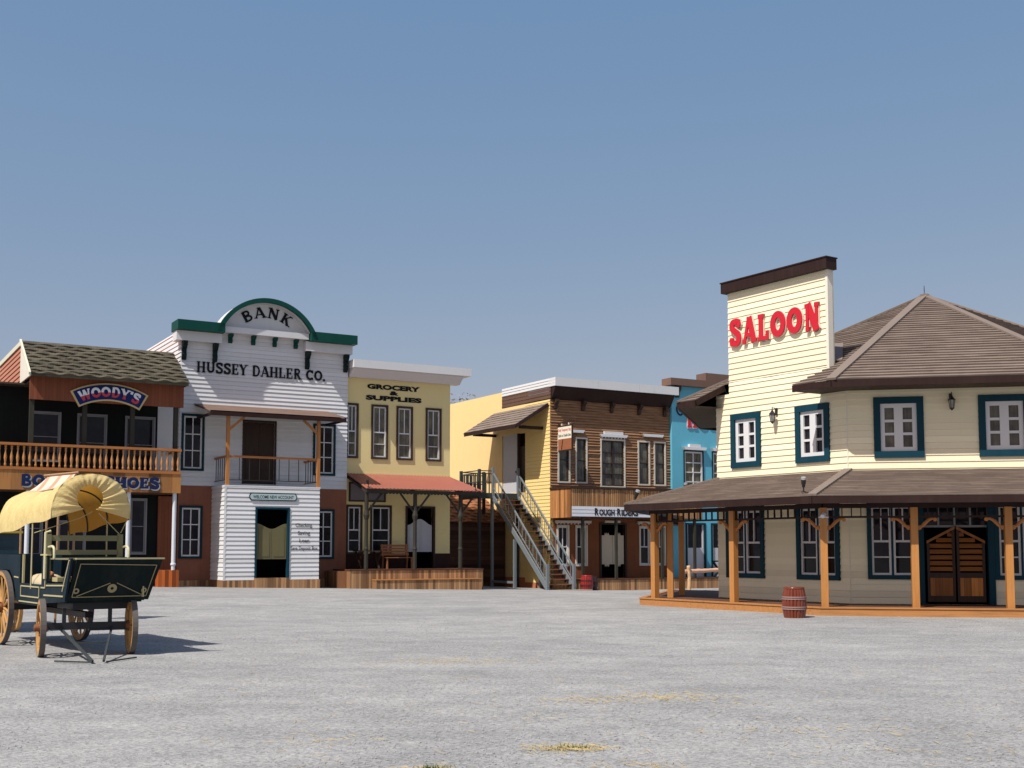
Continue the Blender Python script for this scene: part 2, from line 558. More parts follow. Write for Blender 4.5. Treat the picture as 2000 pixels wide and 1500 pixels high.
def sash_mesh(mb, x0, x1, z0, z1, y, kind, w=0.05, t=0.05):
    """a white window sash of the given pattern in the plane y (front)"""
    def rail(a, b, c, d, k=0.0):
        mb.box(a, b, y + k, y + t, c, d)
    rail(x0, x1, z1 - w, z1)
    rail(x0, x1, z0, z0 + w)
    rail(x0, x0 + w, z0 + w, z1 - w)
    rail(x1 - w, x1, z0 + w, z1 - w)
    X0, X1, Z0, Z1 = x0 + w, x1 - w, z0 + w, z1 - w
    m = w * 0.62
    if kind == 'six':                       # two columns of three panes
        xm = (X0 + X1) / 2
        rail(xm - m / 2, xm + m / 2, Z0, Z1, 0.004)
        for k in (1, 2):
            zz = Z0 + (Z1 - Z0) * k / 3
            rail(X0, xm - m / 2, zz - m / 2, zz + m / 2, 0.008)
            rail(xm + m / 2, X1, zz - m / 2, zz + m / 2, 0.008)
    elif kind == 'tall':                    # two lights above, two panes stacked below
        zm = Z0 + (Z1 - Z0) * 0.49
        rail(X0, X1, zm - w / 2, zm + w / 2, 0.004)
        xm = (X0 + X1) / 2
        rail(xm - m / 2, xm + m / 2, zm + w / 2, Z1, 0.008)
        zl = Z0 + (zm - Z0) * 0.5
        rail(X0, X1, zl - m / 2, zl + m / 2, 0.008)
    elif kind == 'upper2':                  # two lights above, one pane below
        zm = Z0 + (Z1 - Z0) * 0.47
        rail(X0, X1, zm - w / 2, zm + w / 2, 0.004)
        xm = (X0 + X1) / 2
        rail(xm - m / 2, xm + m / 2, zm + w / 2, Z1, 0.008)
    elif kind == 'half':                    # meeting rail only
        zm = (Z0 + Z1) / 2
        rail(X0, X1, zm - m / 2, zm + m / 2, 0.004)
    elif kind == 'leaf3':                   # one column of three panes
        for k in (1, 2):
            zz = Z0 + (Z1 - Z0) * k / 3
            rail(X0, X1, zz - m / 2, zz + m / 2, 0.008)
    elif kind == 'eight':
        xm = (X0 + X1) / 2
        rail(xm - m / 2, xm + m / 2, Z0, Z1, 0.004)
        for k in (1, 2, 3):
            zz = Z0 + (Z1 - Z0) * k / 4
            rail(X0, xm - m / 2, zz - m / 2, zz + m / 2, 0.008)
            rail(xm + m / 2, X1, zz - m / 2, zz + m / 2, 0.008)

def window(parent, x0, x1, z0, z1, y, trim, tw, sash=None, kind='six', sw=0.05, leaves=1, gl=None, proud=0.05, M=None, gap=0.0, label=None):
    """outer trim x0..x1, z0..z1 on the wall plane y; returns the hole to leave in the wall"""
    t = MB()
    t.M = M
    a, b, c, d = x0 + tw, x1 - tw, z0 + tw, z1 - tw
    t.box(x0, x1, y - proud, y + 0.02, d, z1)
    t.box(x0, x1, y - proud, y + 0.02, z0, c)
    t.box(x0, a, y - proud + 0.003, y + 0.02, c, d)
    t.box(b, x1, y - proud + 0.003, y + 0.02, c, d)
    if gap:
        xm = (a + b) / 2
        t.box(xm - gap / 2, xm + gap / 2, y - 0.01, y + 0.09, c, d)
    w = t.build('window', trim, parent, label=label)
    s = MB()
    s.M = M
    for k in range(leaves):
        l0 = a + (b - a) * k / leaves + (gap / 2 if k else 0)
        l1 = a + (b - a) * (k + 1) / leaves - (gap / 2 if k < leaves - 1 else 0)
        sash_mesh(s, l0, l1, c, d, y + 0.004, kind, sw)
    s.build('sash', sash or white, w)
    g = MB()
    g.M = M
    g.box(a - 0.01, b + 0.01, y + 0.06, y + 0.075, c - 0.01, d + 0.01)
    g.build('pane', gl or pane, w)
    return (a, b, c, d)

# ------------------------------------------------------------------ lettering
def crv(pts, n=7):
    """Catmull-Rom through points"""
    out = []
    P = [pts[0]] + list(pts) + [pts[-1]]
    for i in range(1, len(P) - 2):
        p0, p1, p2, p3 = P[i - 1:i + 3]
        for k in range(n):
            t = k / n
            out.append(tuple(0.5 * (2 * p1[j] + (p2[j] - p0[j]) * t + (2 * p0[j] - 5 * p1[j] + 4 * p2[j] - p3[j]) * t * t + (3 * p1[j] - p0[j] - 3 * p2[j] + p3[j]) * t ** 3) for j in (0, 1)))
    out.append(tuple(pts[-1]))
    return out

def ell(cx, cy, rx, ry, a0, a1, n=22):
    return [(cx + rx * math.cos(R(a0 + (a1 - a0) * k / n)), cy + ry * math.sin(R(a0 + (a1 - a0) * k / n))) for k in range(n + 1)]

def glyph(ch, T, t, sl, sh):
    """slab-serif capitals, cap height 1: (advance, [(polyline, width)]). T thick, t thin, sl serif overhang, sh serif height"""
    S = []
    def st(p, w):
        S.append((p, w))
    def serif(x, y, w=None):
        hw = (T / 2 if w is None else w) + sl
        yy = sh / 2 if y == 0 else 1 - sh / 2
        st([(x - hw, yy), (x + hw, yy)], sh)
    V = lambda x, w, a=0.0, b=1.0: st([(x, a), (x, b)], w)
    if ch == 'H':
        V(.2, T); V(.72, T); st([(.2, .5), (.72, .5)], t)
        for x in (.2, .72):
            serif(x, 0); serif(x, 1)
        return .92, S
    if ch == 'U':
        st([(.2, 1), (.2, .36)] + ell(.46, .33, .26, .33 - T / 2, 180, 360, 14) + [(.72, .36), (.72, 1)], T * .92)
        serif(.2, 1); serif(.72, 1)
        return .92, S
    if ch == 'S':
        st(crv([(.62, .74), (.56, .90), (.37, .955 - T * .12), (.17, .88), (.15, .68), (.36, .54), (.57, .42), (.63, .24), (.52, .09), (.35, .05 + T * .12), (.16, .12), (.11, .28)]), T)
        st([(.64, .68), (.64, .98)], sh * 1.1); st([(.09, .02), (.09, .32)], sh * 1.1)
        return .76, S
    if ch in 'EF':
        V(.2, T); serif(.2, 0); serif(.2, 1)
        st([(.2, 1 - t / 2), (.64, 1 - t / 2)], t); st([(.2, .52), (.52, .52)], t)
        st([(.64, 1), (.64, .72)], sh); st([(.52, .40), (.52, .64)], sh)
        if ch == 'E':
            st([(.2, t / 2), (.66, t / 2)], t); st([(.66, 0), (.66, .30)], sh)
        return .78, S
    if ch == 'L':
        V(.2, T); serif(.2, 0); serif(.2, 1); st([(.2, t / 2), (.62, t / 2)], t); st([(.64, 0), (.64, .34)], sh * 1.2)
        return .74, S
    if ch == 'Y':
        st([(.1, 1), (.4, .45)], T); st([(.72, 1), (.4, .45)], t); V(.4, T, 0, .5); serif(.4, 0); serif(.1, 1); serif(.72, 1)
        return .82, S
    if ch == 'D':
        V(.2, T); st([(.2, 1 - t / 2), (.4, 1 - t / 2)] + ell(.4, .5, .34, .5 - t / 2, 90, -90, 18) + [(.2, t / 2)], (T + t) / 2)
        st([(.08, sh / 2), (.3, sh / 2)], sh); st([(.08, 1 - sh / 2), (.3, 1 - sh / 2)], sh)
        return .88, S
    if ch == 'A':
        st([(.1, 0), (.42, 1)], t); st([(.44, 1), (.78, 0)], T); st([(.22, .32), (.66, .32)], t)
        serif(.1, 0, t / 2); serif(.78, 0); st([(.28, 1 - sh / 2), (.55, 1 - sh / 2)], sh)
        return .88, S
    if ch in 'RPB':
        V(.2, T); st([(.08, sh / 2), (.34, sh / 2)], sh); st([(.08, 1 - sh / 2), (.3, 1 - sh / 2)], sh)
        st([(.2, 1 - t / 2), (.42, 1 - t / 2)] + ell(.42, .755, .2, .245 - t / 2, 90, -90, 12) + [(.2, .51 + t / 2)], (T + t) / 2)
        if ch == 'R':
            st([(.42, .5), (.7, 0)], T); serif(.72, 0)
        if ch == 'B':
            st([(.2, .49), (.44, .49)] + ell(.44, .26, .24, .26 - t / 2, 90, -90, 12) + [(.2, t / 2)], (T + t) / 2)
        return (.86 if ch == 'R' else .82), S
    if ch == 'C':
        st(ell(.46, .5, .34, .5 - T / 2, 42, 318, 26), T); st([(.74, .66), (.74, .98)], sh); st([(.74, .02), (.74, .26)], sh)
        return .86, S
    if ch == 'O':
        st(ell(.46, .5, .34, .5 - T / 2, 0, 360, 30), T)
        return .92, S
    if ch == 'N':
        V(.2, t * 1.15); V(.76, t * 1.15); st([(.2, 1), (.76, 0)], T * 1.15); serif(.2, 0, t / 2); serif(.76, 1, t / 2); serif(.16, 1, t / 2)
        return .96, S
    if ch == 'K':
        V(.2, T); st([(.2, .38), (.68, 1)], t); st([(.36, .58), (.7, 0)], T); serif(.2, 0); serif(.2, 1); serif(.68, 1, t / 2); serif(.72, 0)
        return .9, S
    if ch == 'W':
        for a, b, w in (((.08, 1), (.32, 0), T), ((.32, 0), (.56, 1), t), ((.56, 1), (.8, 0), T), ((.8, 0), (1.04, 1), t)):
            st([a, b], w)
        for x in (.08, .56, 1.04):
            serif(x, 1, t / 2)
        return 1.12, S
    if ch == 'T':
        V(.42, T); serif(.42, 0); st([(.08, 1 - t / 2), (.76, 1 - t / 2)], t); st([(.08, 1), (.08, .7)], sh); st([(.76, 1), (.76, .7)], sh)
        return .84, S
    if ch == '&':
        st(crv([(.8, .02), (.62, .22), (.36, .56), (.24, .78), (.34, .95), (.5, .92), (.52, .74), (.34, .56), (.14, .40), (.10, .2), (.24, .05), (.46, .06), (.66, .24), (.76, .5)]), (T + t) / 2)
        return .9, S
    if ch == '.':
        st([(.14, 0), (.14, T)], T * 1.05)
        return .3, S
    if ch == "'":
        st([(.14, 1), (.12, .7)], T)
        return .26, S
    return .4, S

def stroke_prism(mb, pl, w, depth, place, tones):
    """one stroke as a solid ribbon; place maps (x, z, d) to frame coordinates"""
    n = len(pl)
    L, Rr = [], []
    closed = n > 3 and math.dist(pl[0], pl[-1]) < 1e-6
    for i, p in enumerate(pl):
        a = pl[i - 1] if i else (pl[-2] if closed else pl[0])
        b = pl[i + 1] if i < n - 1 else (pl[1] if closed else pl[-1])
        dx, dz = b[0] - a[0], b[1] - a[1]
        l = math.hypot(dx, dz) or 1
        nx, nz = -dz / l * w / 2, dx / l * w / 2
        L.append((p[0] + nx, p[1] + nz))
        Rr.append((p[0] - nx, p[1] - nz))
    pts = []
    for q in (L, Rr):
        for d in (depth, 0.0):
            pts += [(x, z, d) for x, z in q]
    tones.extend(p[1] for p in pts)
    i0, i1, i2, i3 = 0, n, 2 * n, 3 * n
    fs = []
    for k in range(n - 1):
        fs += [(i0 + k, i2 + k, i2 + k + 1, i0 + k + 1), (i0 + k, i0 + k + 1, i1 + k + 1, i1 + k), (i2 + k + 1, i2 + k, i3 + k, i3 + k + 1)]
    if not closed:
        fs += [(i0, i1, i3, i2), (i0 + n - 1, i2 + n - 1, i3 + n - 1, i1 + n - 1)]
    mb.add([place(*p) for p in pts], fs)

def text_width(s, T, t, sl, sh, gap=0.06):
    return sum(glyph(c, T, t, sl, sh)[0] + gap for c in s) - gap

def slab_text(mb, s, x0, x1, z0, h, y, depth=0.04, T=.2, t=.1, sl=.06, sh=.08, gap=.06, off=(0, 0), arc=None, fat=0.0, splay=True):
    """text filling x0..x1 on a wall plane y (towards the viewer is -y)"""
    W = text_width(s, T, t, sl, sh, gap)
    k = (x1 - x0) / W
    tones = []
    cx = 0.0
    e = 0
    for ch in s:
        adv, S = glyph(ch, T, t, sl, sh)
        for pl, w in S:
            e += 1
            dd = depth + 0.0016 * (e % 9)
            if len(pl) == 2 and abs(pl[0][0] - pl[1][0]) > 0.02 and abs(pl[0][1] - pl[1][1]) > 0.02:
                # diagonals: keep the ends level
                (ax, az), (bx, bz) = pl
                pl = [(ax, az), (bx, bz)]
            q = [((cx + px) * k, pz * h) for px, pz in pl]
            ww = w * (k if (len(pl) == 2 and abs(pl[0][0] - pl[1][0]) < 0.02) else (h if (len(pl) == 2 and abs(pl[0][1] - pl[1][1]) < 0.02) else (k + h) / 2)) + fat
            if arc:
                ax, az, rad = arc        # centre of the arc and the baseline radius
                xm = (cx + adv / 2) * k
                phi = (xm - W * k / 2) / (rad + h * 0.4)
                def place(px, pz, d, xm=xm, phi=phi):
                    lx = px - xm
                    rr = rad + pz
                    return (ax + rr * math.sin(phi) + lx * math.cos(phi) + off[0], y - d, az + rr * math.cos(phi) - lx * math.sin(phi) + off[1])
            else:
                def place(px, pz, d):
                    return (x0 + px + off[0], y - d, z0 + pz + off[1])
            tn = []
            stroke_prism(mb, q, ww, dd, place, tn)
            tones += [v / h for v in tn]
        cx += adv + gap
    mb.att = (mb.att or []) + tones

def sans_text(mb, s, x0, x1, z0, h, y, depth=0.01, bold=0.0, along='x', M=None):
    """text in the built-in font scaled to fill x0..x1 and cap height h"""
    cu = bpy.data.curves.new('lettering', 'FONT')
    cu.body = s
    cu.size = 1.0
    cu.offset = bold
    cu.resolution_u = 3
    ob = bpy.data.objects.new('lettering', cu)
    COL.objects.link(ob)
    dg = bpy.context.evaluated_depsgraph_get()
    me = bpy.data.meshes.new_from_object(ob.evaluated_get(dg))
    vs = [v.co.copy() for v in me.vertices]
    fs = [tuple(p.vertices) for p in me.polygons]
    bpy.data.objects.remove(ob)
    bpy.data.curves.remove(cu)
    bpy.data.meshes.remove(me)
    mnx, mxx = min(v.x for v in vs), max(v.x for v in vs)
    cap = 0.73
    kx = (x1 - x0) / (mxx - mnx)
    kz = h / cap
    pts = []
    for v in vs:
        px, pz = (v.x - mnx) * kx, v.y * kz
        pts.append((x0 + px, y - depth, z0 + pz))
    if M is not None:
        pts = [M @ Vector(p) for p in pts]
    mb.add(pts, fs)
# ------------------------------------------------------------------ ground
def smooth(a, b, x):
    t = min(1, max(0, (x - a) / (b - a)))
    return t * t * (3 - 2 * t)

ROWI = ROW.m.inverted()

def ground_z(x, y):
    """the yard is level near the camera and falls gently towards the right end of the shops"""
    p = ROWI @ Vector((x, y, 0))
    fall = 0.03 - 0.0235 * min(18, max(-3, p.x))
    return fall * smooth(-19, -5, p.y) - 0.004

def gravel_mat():
    m, nt, b = nmat('gravel')
    tc = nt.nodes.new('ShaderNodeTexCoord')
    def co(s, r=0.0):
        mp = nt.nodes.new('ShaderNodeMapping')
        mp.inputs['Scale'].default_value = s
        mp.inputs['Rotation'].default_value = (0, 0, r)
        nt.links.new(tc.outputs['Object'], mp.inputs['Vector'])
        return mp.outputs['Vector']
    big = noise(nt, co((0.22, 0.30, 1)), 1.0, 5, 0.6)
    mid = noise(nt, co((1.1, 1.5, 1), 0.15), 1.0, 6, 0.68)
    trk = noise(nt, co((0.22, 0.75, 1), -0.12), 1.0, 6, 0.65)
    fine = noise(nt, co((1, 1, 1)), 26, 5, 0.75)
    vor = nt.nodes.new('ShaderNodeTexVoronoi')
    vor.inputs['Scale'].default_value = 42
    nt.links.new(tc.outputs['Object'], vor.inputs['Vector'])
    sp = nt.nodes.new('ShaderNodeSeparateColor')
    nt.links.new(vor.outputs['Color'], sp.inputs[0])
    f = mth(nt, 'ADD', mth(nt, 'MULTIPLY', big, 0.45), mth(nt, 'MULTIPLY', mid, 0.55))
    c = ramp(nt, f, [(0.36, (0.225, 0.225, 0.224)), (0.5, (0.283, 0.281, 0.276)), (0.62, (0.338, 0.335, 0.326))])
    # pale dusty drag marks
    tm = mth(nt, 'MULTIPLY', mth(nt, 'SUBTRACT', trk, 0.53, True), 4.5, True)
    c = mixc(nt, mth(nt, 'MULTIPLY', tm, 0.55), c, (0.375, 0.372, 0.360))
    # wheel tracks swinging round towards the porch
    ds = nt.nodes.new('ShaderNodeVectorMath')
    ds.operation = 'DISTANCE'
    ds.inputs[1].default_value = (21.0, 33.0, 0.0)
    wob = nt.nodes.new('ShaderNodeVectorMath')
    wob.operation = 'MULTIPLY'
    wob.inputs[1].default_value = (1, 1, 0)
    nt.links.new(tc.outputs['Object'], wob.inputs[0])
    nt.links.new(wob.outputs[0], ds.inputs[0])
    rad = mth(nt, 'ADD', ds.outputs['Value'], mth(nt, 'MULTIPLY', big, 1.2))
    cx_ = nt.nodes.new('ShaderNodeCombineXYZ')
    nt.links.new(mth(nt, 'MULTIPLY', rad, 1.7), cx_.inputs[0])
    rn = noise(nt, cx_.outputs[0], 1.0, 4, 0.6)
    rm = mth(nt, 'MULTIPLY', mth(nt, 'MULTIPLY', mth(nt, 'SUBTRACT', rn, 0.52, True), 6.0, True), mth(nt, 'MULTIPLY', mth(nt, 'SUBTRACT', mid, 0.36, True), 3.0, True))
    c = mixc(nt, mth(nt, 'MULTIPLY', rm, 0.55), c, (0.40, 0.395, 0.38))
    # straw coloured dust
    st = noise(nt, co((0.5, 1.4, 1), 0.4), 1.0, 6, 0.7)
    sm = mth(nt, 'MULTIPLY', mth(nt, 'SUBTRACT', st, 0.60, True), 4.0, True)
    c = mixc(nt, mth(nt, 'MULTIPLY', sm, 0.30), c, (0.32, 0.275, 0.18))
    g = ramp(nt, sp.outputs[0], [(0.0, (0.72, 0.72, 0.74)), (0.5, (1.0, 1.0, 1.0)), (1.0, (1.24, 1.23, 1.21))])
    c = mixc(nt, 1.0, c, g, 'MULTIPLY')
    g2 = ramp(nt, fine, [(0.25, (0.72, 0.72, 0.73)), (0.5, (1, 1, 1)), (0.78, (1.26, 1.26, 1.25))])
    c = mixc(nt, 1.0, c, g2, 'MULTIPLY')
    nt.links.new(c, b.inputs['Base Color'])
    b.inputs['Roughness'].default_value = 0.95
    b.inputs['Specular IOR Level'].default_value = 0.12
    h = mth(nt, 'ADD', mth(nt, 'MULTIPLY', vor.outputs['Distance'], 0.8), fine)
    bump(nt, b, h, 0.40, 0.010)
    return m

gravel = gravel_mat()
g = MB()
xs = [-3000, -600, -150, -60] + [-45 + 1.5 * i for i in range(61)] + [60, 150, 600, 3000]
ys = [-600, -100, -20, -5] + [1.5 * i for i in range(51)] + [90, 150, 400, 1200, 5000]
idx = {}
for j, y in enumerate(ys):
    for i, x in enumerate(xs):
        idx[i, j] = len(g.v)
        w = 0.012 * math.sin(x * 0.9 + y * 0.4) * math.sin(y * 0.7 - x * 0.3) if abs(x) < 44 and 2 < y < 75 else 0
        g.v.append(Vector((x, y, ground_z(x, y) + w)))
for j in range(len(ys) - 1):
    for i in range(len(xs) - 1):
        g.f.append((idx[i, j], idx[i + 1, j], idx[i + 1, j + 1], idx[i, j + 1]))
go = g.build('ground', gravel, smooth=True)
go['kind'] = 'structure'

# ------------------------------------------------------------------ the boots shop
BS = 'two storey boot shop'
t = thing('boot_shop', 'brown tiled two-storey boot shop with turned orange balcony rail, behind the covered wagon', 'shop', ROW, (-4.5, 0, 0))
YW = 1.9
wins = [(-6.62, -5.58, 4.62, 6.45), (-5.02, -3.95, 4.30, 6.45), (-3.30, -2.18, 4.30, 6.45), (-3.05, -2.42, 1.25, 3.36), (-5.6, -4.6, 0.12, 2.5), (-7.0, -6.1, 1.2, 3.2)]
holes = [window(t, a, b, c, d, YW, greyframe, 0.055, greyframe, k, 0.045) for (a, b, c, d), k in zip(wins, ['half', 'half', 'half', 'half', 'half', 'half'])]
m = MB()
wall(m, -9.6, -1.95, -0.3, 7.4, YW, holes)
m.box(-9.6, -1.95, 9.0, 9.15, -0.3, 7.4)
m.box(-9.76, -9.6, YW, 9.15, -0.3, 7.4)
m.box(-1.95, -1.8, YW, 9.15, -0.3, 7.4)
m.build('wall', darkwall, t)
m = MB()
m.box(-2.02, -1.33, YW - 0.1, YW - 0.02, -0.2, 3.45)
m.build('side_panel', rust, t)
m = MB()
m.box(-2.1, -1.32, YW - 0.04, YW + 0.1, 4.2, 7.3)
m.build('corner_board', white, t)
# balcony: floor, plank front and turned rail
b_ = MB()
b_.box(-9.9, -1.7, 0.03, YW, 3.5, 3.62)
b_.box(-9.9, -1.7, 0.03, YW, 4.12, 4.18)
bal = b_.build('balcony', decktop, t)
m = MB()
m.box(-9.9, -1.7, -0.02, 0.03, 3.5, 4.19)
m.build('balcony_front', signplank, bal)
m = MB()
m.box(-1.7, -1.66, -0.02, YW, 3.5, 4.19)
m.build('balcony_end', signplank, bal)
m = MB()
m.box(-9.9, -1.66, -0.07, 0.06, 5.03, 5.12)
m.box(-9.9, -1.66, -0.05, 0.04, 4.19, 4.29)
m.box(-1.74, -1.66, 0.06, YW, 5.03, 5.12)
m.build('handrail', orange_h, bal)
prof = [(0.042, 4.29), (0.042, 4.38), (0.026, 4.42), (0.036, 4.47), (0.052, 4.58), (0.050, 4.64), (0.024, 4.80), (0.028, 4.86), (0.040, 4.90), (0.030, 4.94), (0.042, 4.97), (0.042, 5.03)]
first = None
n_b = 42
for i in range(n_b):
    x = -9.82 + i * (8.05 / (n_b - 1))
    if first is None:
        bm_ = MB()
        bm_.lathe(prof, (x, 0, 0), 8)
        first = bm_.build('baluster', balu, bal, smooth=True)
        x_first = x
    else:
        c = first.copy()
        COL.objects.link(c)
        c.parent = bal
        c.location = (x - x_first, 0, 0)
for x in (-6.85, -5.08, -3.42, -1.86):
    m = MB()
    m.box(x - 0.075, x + 0.075, 0.07, 0.22, 4.18, 6.70)
    m.build('post', greypost, t)
for x in (-9.4, -6.88, -3.48, -1.84):
    m = MB()
    m.lathe([(0.07, -0.2), (0.07, 0.85), (0.10, 0.87), (0.10, 0.93), (0.075, 0.95), (0.075, 3.5)], (x, 0.12, 0), 12)
    m.build('column', pipewhite, t, smooth=False)
m = MB()
m.box(-2.40, -1.66, -0.02, 0.45, -0.1, 0.69)
m.build('plank_skirt', wood('orange_skirt', (0.50, 0.13, 0.03), 'z', 0.5, 0.2, 0.13, 'x', 0.05), t)
m = MB()
m.box(-9.7, -2.41, 0.3, YW, -0.1, 0.10)
m.build('porch_floor', decktop, t)
# boarded band under the eave
m = MB()
m.box(-6.95, -1.62, -0.02, 0.10, 6.66, 7.48)
m.build('eave_board', rust, t)
m = MB()
m.box(-6.9, -1.7, 0.10, YW, 7.30, 7.36)
m.box(-9.7, -6.9, 1.2, YW + 6.5, 7.30, 7.36)
m.build('soffit', soffit, t)
# roof slope with scalloped tiles, attic box behind it
m = MB()
courses(m, (-7.02, -0.62, 7.48), (-1.58, -0.62, 7.48), (-7.02, 1.95, 9.0), (-1.58, 1.95, 9.0), 10, 0.07, 0.11, 0.66)
m.quad((-7.0, -0.6, 7.44), (-1.6, -0.6, 7.44), (-1.6, 1.95, 8.93), (-7.0, 1.95, 8.93))
m.box(-7.0, -1.6, -0.60, -0.57, 7.40, 7.48)
m.prism([(-0.60, 7.42), (1.9, 8.92), (1.9, 7.42)], -1.62, -1.60, 'x')
rf = m.build('roof', woodtile, t)
m = MB()
m.prism([(-0.62, 7.42), (1.93, 8.95), (1.93, 7.42)], -7.03, -6.98, 'x')
m.build('roof_end', cream_trim, t)
m = MB()
m.bar((-7.05, -0.64, 7.47), (-7.05, 1.93, 9.0), 0.07, 0.10)
m.box(-7.04, -6.98, 1.95, 8.1, 8.83, 9.0)
m.box(-7.05, -6.98, 8.0, 8.25, 7.36, 8.83)
m.build('roof_trim', paint('pale_trim', (0.66, 0.64, 0.50), 0.5, 0.05, 0.05), t)
m = MB()
MR = Matrix.Translation((-6.98, 1.95, 0)) @ Matrix.Rotation(R(-90), 4, 'Z')
m.M = MR
siding(m, -6.05, 0.0, 7.36, 8.83, 0.0, (), 0.18, 0.03, 7.36, backing=False)
m.M = None
m.box(-6.97, -1.6, 1.96, 8.1, 7.37, 8.86)
m.build('attic', pinkside, t)
# lettering on the balcony front
m = MB()
slab_text(m, 'BOOTS & SHOES', -7.15, -2.45, 3.635, 0.40, -0.02, 0.02, T=.27, t=.14, sl=.05, sh=.12, off=(0.035, -0.035), fat=0.015)
m.build('lettering_shadow', white, t)
m = MB()
slab_text(m, 'BOOTS & SHOES', -7.15, -2.45, 3.635, 0.40, -0.02, 0.045, T=.27, t=.14, sl=.05, sh=.12)
m.build('lettering', navyblue, t)

# curved name board
s = thing('name_board', 'arched blue sign reading WOODY\'S with gold edge, hung on the eave board', 'sign', ROW, (-4.27, -0.06, 6.9))
cx, cz, ro, ri = -4.27, 4.62, 2.75, 2.12
HA = 29.5
m = MB()
def sector(mm, r0, r1, ha, y0, y1, n=20):
    outer = [(cx + r1 * math.sin(R(-ha + 2 * ha * k / n)), cz + r1 * math.cos(R(-ha + 2 * ha * k / n))) for k in range(n + 1)]
    inner = [(cx + r0 * math.sin(R(-ha + 2 * ha * k / n)), cz + r0 * math.cos(R(-ha + 2 * ha * k / n))) for k in range(n + 1)]
    for k in range(n):
        mm.prism([outer[k], outer[k + 1], inner[k + 1], inner[k]], y0, y1)
sector(m, ri, ro, HA, -0.09, -0.03)
m.build('board_edge', gold, s)
m = MB()
sector(m, ri + 0.055, ro - 0.055, HA - 1.5, -0.105, -0.092)
m.build('board', signblue, s)
two = nmat('white_over_red')
nt = two[1]
an = nt.nodes.new('ShaderNodeAttribute')
an.attribute_name = 'tone'
nz = noise(nt, objco(nt), 3, 2)
k_ = mth(nt, 'ADD', an.outputs['Fac'], mth(nt, 'MULTIPLY', nz, 0.1))
nt.links.new(mixc(nt, mth(nt, 'GREATER_THAN', k_, 0.50), (0.50, 0.03, 0.04), (0.72, 0.74, 0.78)), two[2].inputs['Base Color'])
two[2].inputs['Roughness'].default_value = 0.4
m = MB()
slab_text(m, "WOODY'S", 0, 2.12, 0, 0.36, -0.105, 0.012, T=.25, t=.15, sl=.05, sh=.12, arc=(cx, cz, ri + 0.14))
m.build('lettering', two[0], s)

# ------------------------------------------------------------------ the bank
t = thing('bank_building', 'white clapboard bank with green arched cornice and boxy white entrance porch', 'bank', ROW, (2.0, 0, 0))
F = 1.7
wspec = [(-1.24, -0.36, 4.45, 6.64), (4.07, 5.03, 4.42, 6.52), (-1.25, -0.37, 1.09, 3.11), (4.39, 5.02, 1.05, 3.06)]
holes = []
for k, (a, b, c, d) in enumerate(wspec):
    if k == 3:
        a = 4.10
    holes.append(window(t, a, b, c, d, F - 0.02, navy, 0.085, white, 'six', 0.06))
dh = (1.22, 2.46, 4.0, 6.45)
# upper wall in clapboard, arch included
m = MB()
siding(m, -1.31, 5.55, 3.88, 9.9, F, [holes[0], holes[1], dh], 0.165, 0.032, 3.88)
m.box(-1.31, 5.55, F + 0.17, F + 0.30, 9.7, 10.0)
m.M = Matrix.Translation((-1.31, F, 0)) @ Matrix.Rotation(R(-90), 4, 'Z')
siding(m, -8.0, 0.0, 3.88, 9.9, 0.0, (), 0.165, 0.032, 3.88)
m.M = None
m.box(5.39, 5.55, F + 0.17, F + 8.0, -0.3, 9.9)
m.box(-1.15, 5.39, F + 8.0, F + 8.16, -0.3, 9.9)
m.box(-1.15, 5.39, F + 0.17, F + 8.0, 9.3, 9.42)
m.build('wall', whiteboard, t)
m = MB()
wall(m, -1.31, 5.55, 0.26, 3.87, F, [holes[2], holes[3]])
m.box(-1.31, -1.15, F + 0.16, F + 8, 0.26, 3.87)
m.build('ground_floor_wall', maroon, t)
for a, b in ((-1.31, 0.0), (3.80, 5.6)):
    m = MB()
    m.box(a, b, F - 0.06, F + 0.1, -0.3, 0.26)
    m.build('plank_base', deckplank, t)
# cornice wings
for a, b in ((-1.58, 0.18), (3.60, 5.62)):
    m = MB()
    m.box(a, b, F - 0.32, F + 0.28, 9.43, 9.82)
    m.build('cornice', white, t)
for a, b in ((-1.62, 0.20), (3.72, 5.70)):
    m = MB()
    m.box(a, b, F - 0.66, F + 0.34, 9.80, 10.17)
    m.build('cornice_cap', green, t)
# arched pediment: deep rim, recessed face
acx, acz, ar = 1.95, 9.16, 2.17
def arc_pts(r, zmin):
    a0 = math.degrees(math.acos(max(-1, min(1, (zmin - acz) / r))))
    return [(acx + r * math.sin(R(-a0 + 2 * a0 * k / 32)), acz + r * math.cos(R(-a0 + 2 * a0 * k / 32))) for k in range(33)]
m = MB()
o_, i_ = arc_pts(ar, 9.83), arc_pts(ar - 0.17, 9.83)
for k in range(32):
    m.prism([o_[k], o_[k + 1], i_[k + 1], i_[k]], F - 0.66, F - 0.50)
m.build('arch_rim', green, t)
m = MB()
o_, i_ = arc_pts(ar - 0.012, 9.83), arc_pts(ar - 0.155, 9.83)
for k in range(32):
    m.prism([o_[k], o_[k + 1], i_[k + 1], i_[k]], F - 0.499, F + 0.30)
m.build('arch_barrel', white, t)
m = MB()
m.prism(arc_pts(ar - 0.158, 9.92), F - 0.14, F + 0.28)
m.build('pediment', white, t)
m = MB()
m.box(0.21, 3.69, F - 0.42, F + 0.0, 9.87, 10.10)
m.build('pediment_sill', white, t)
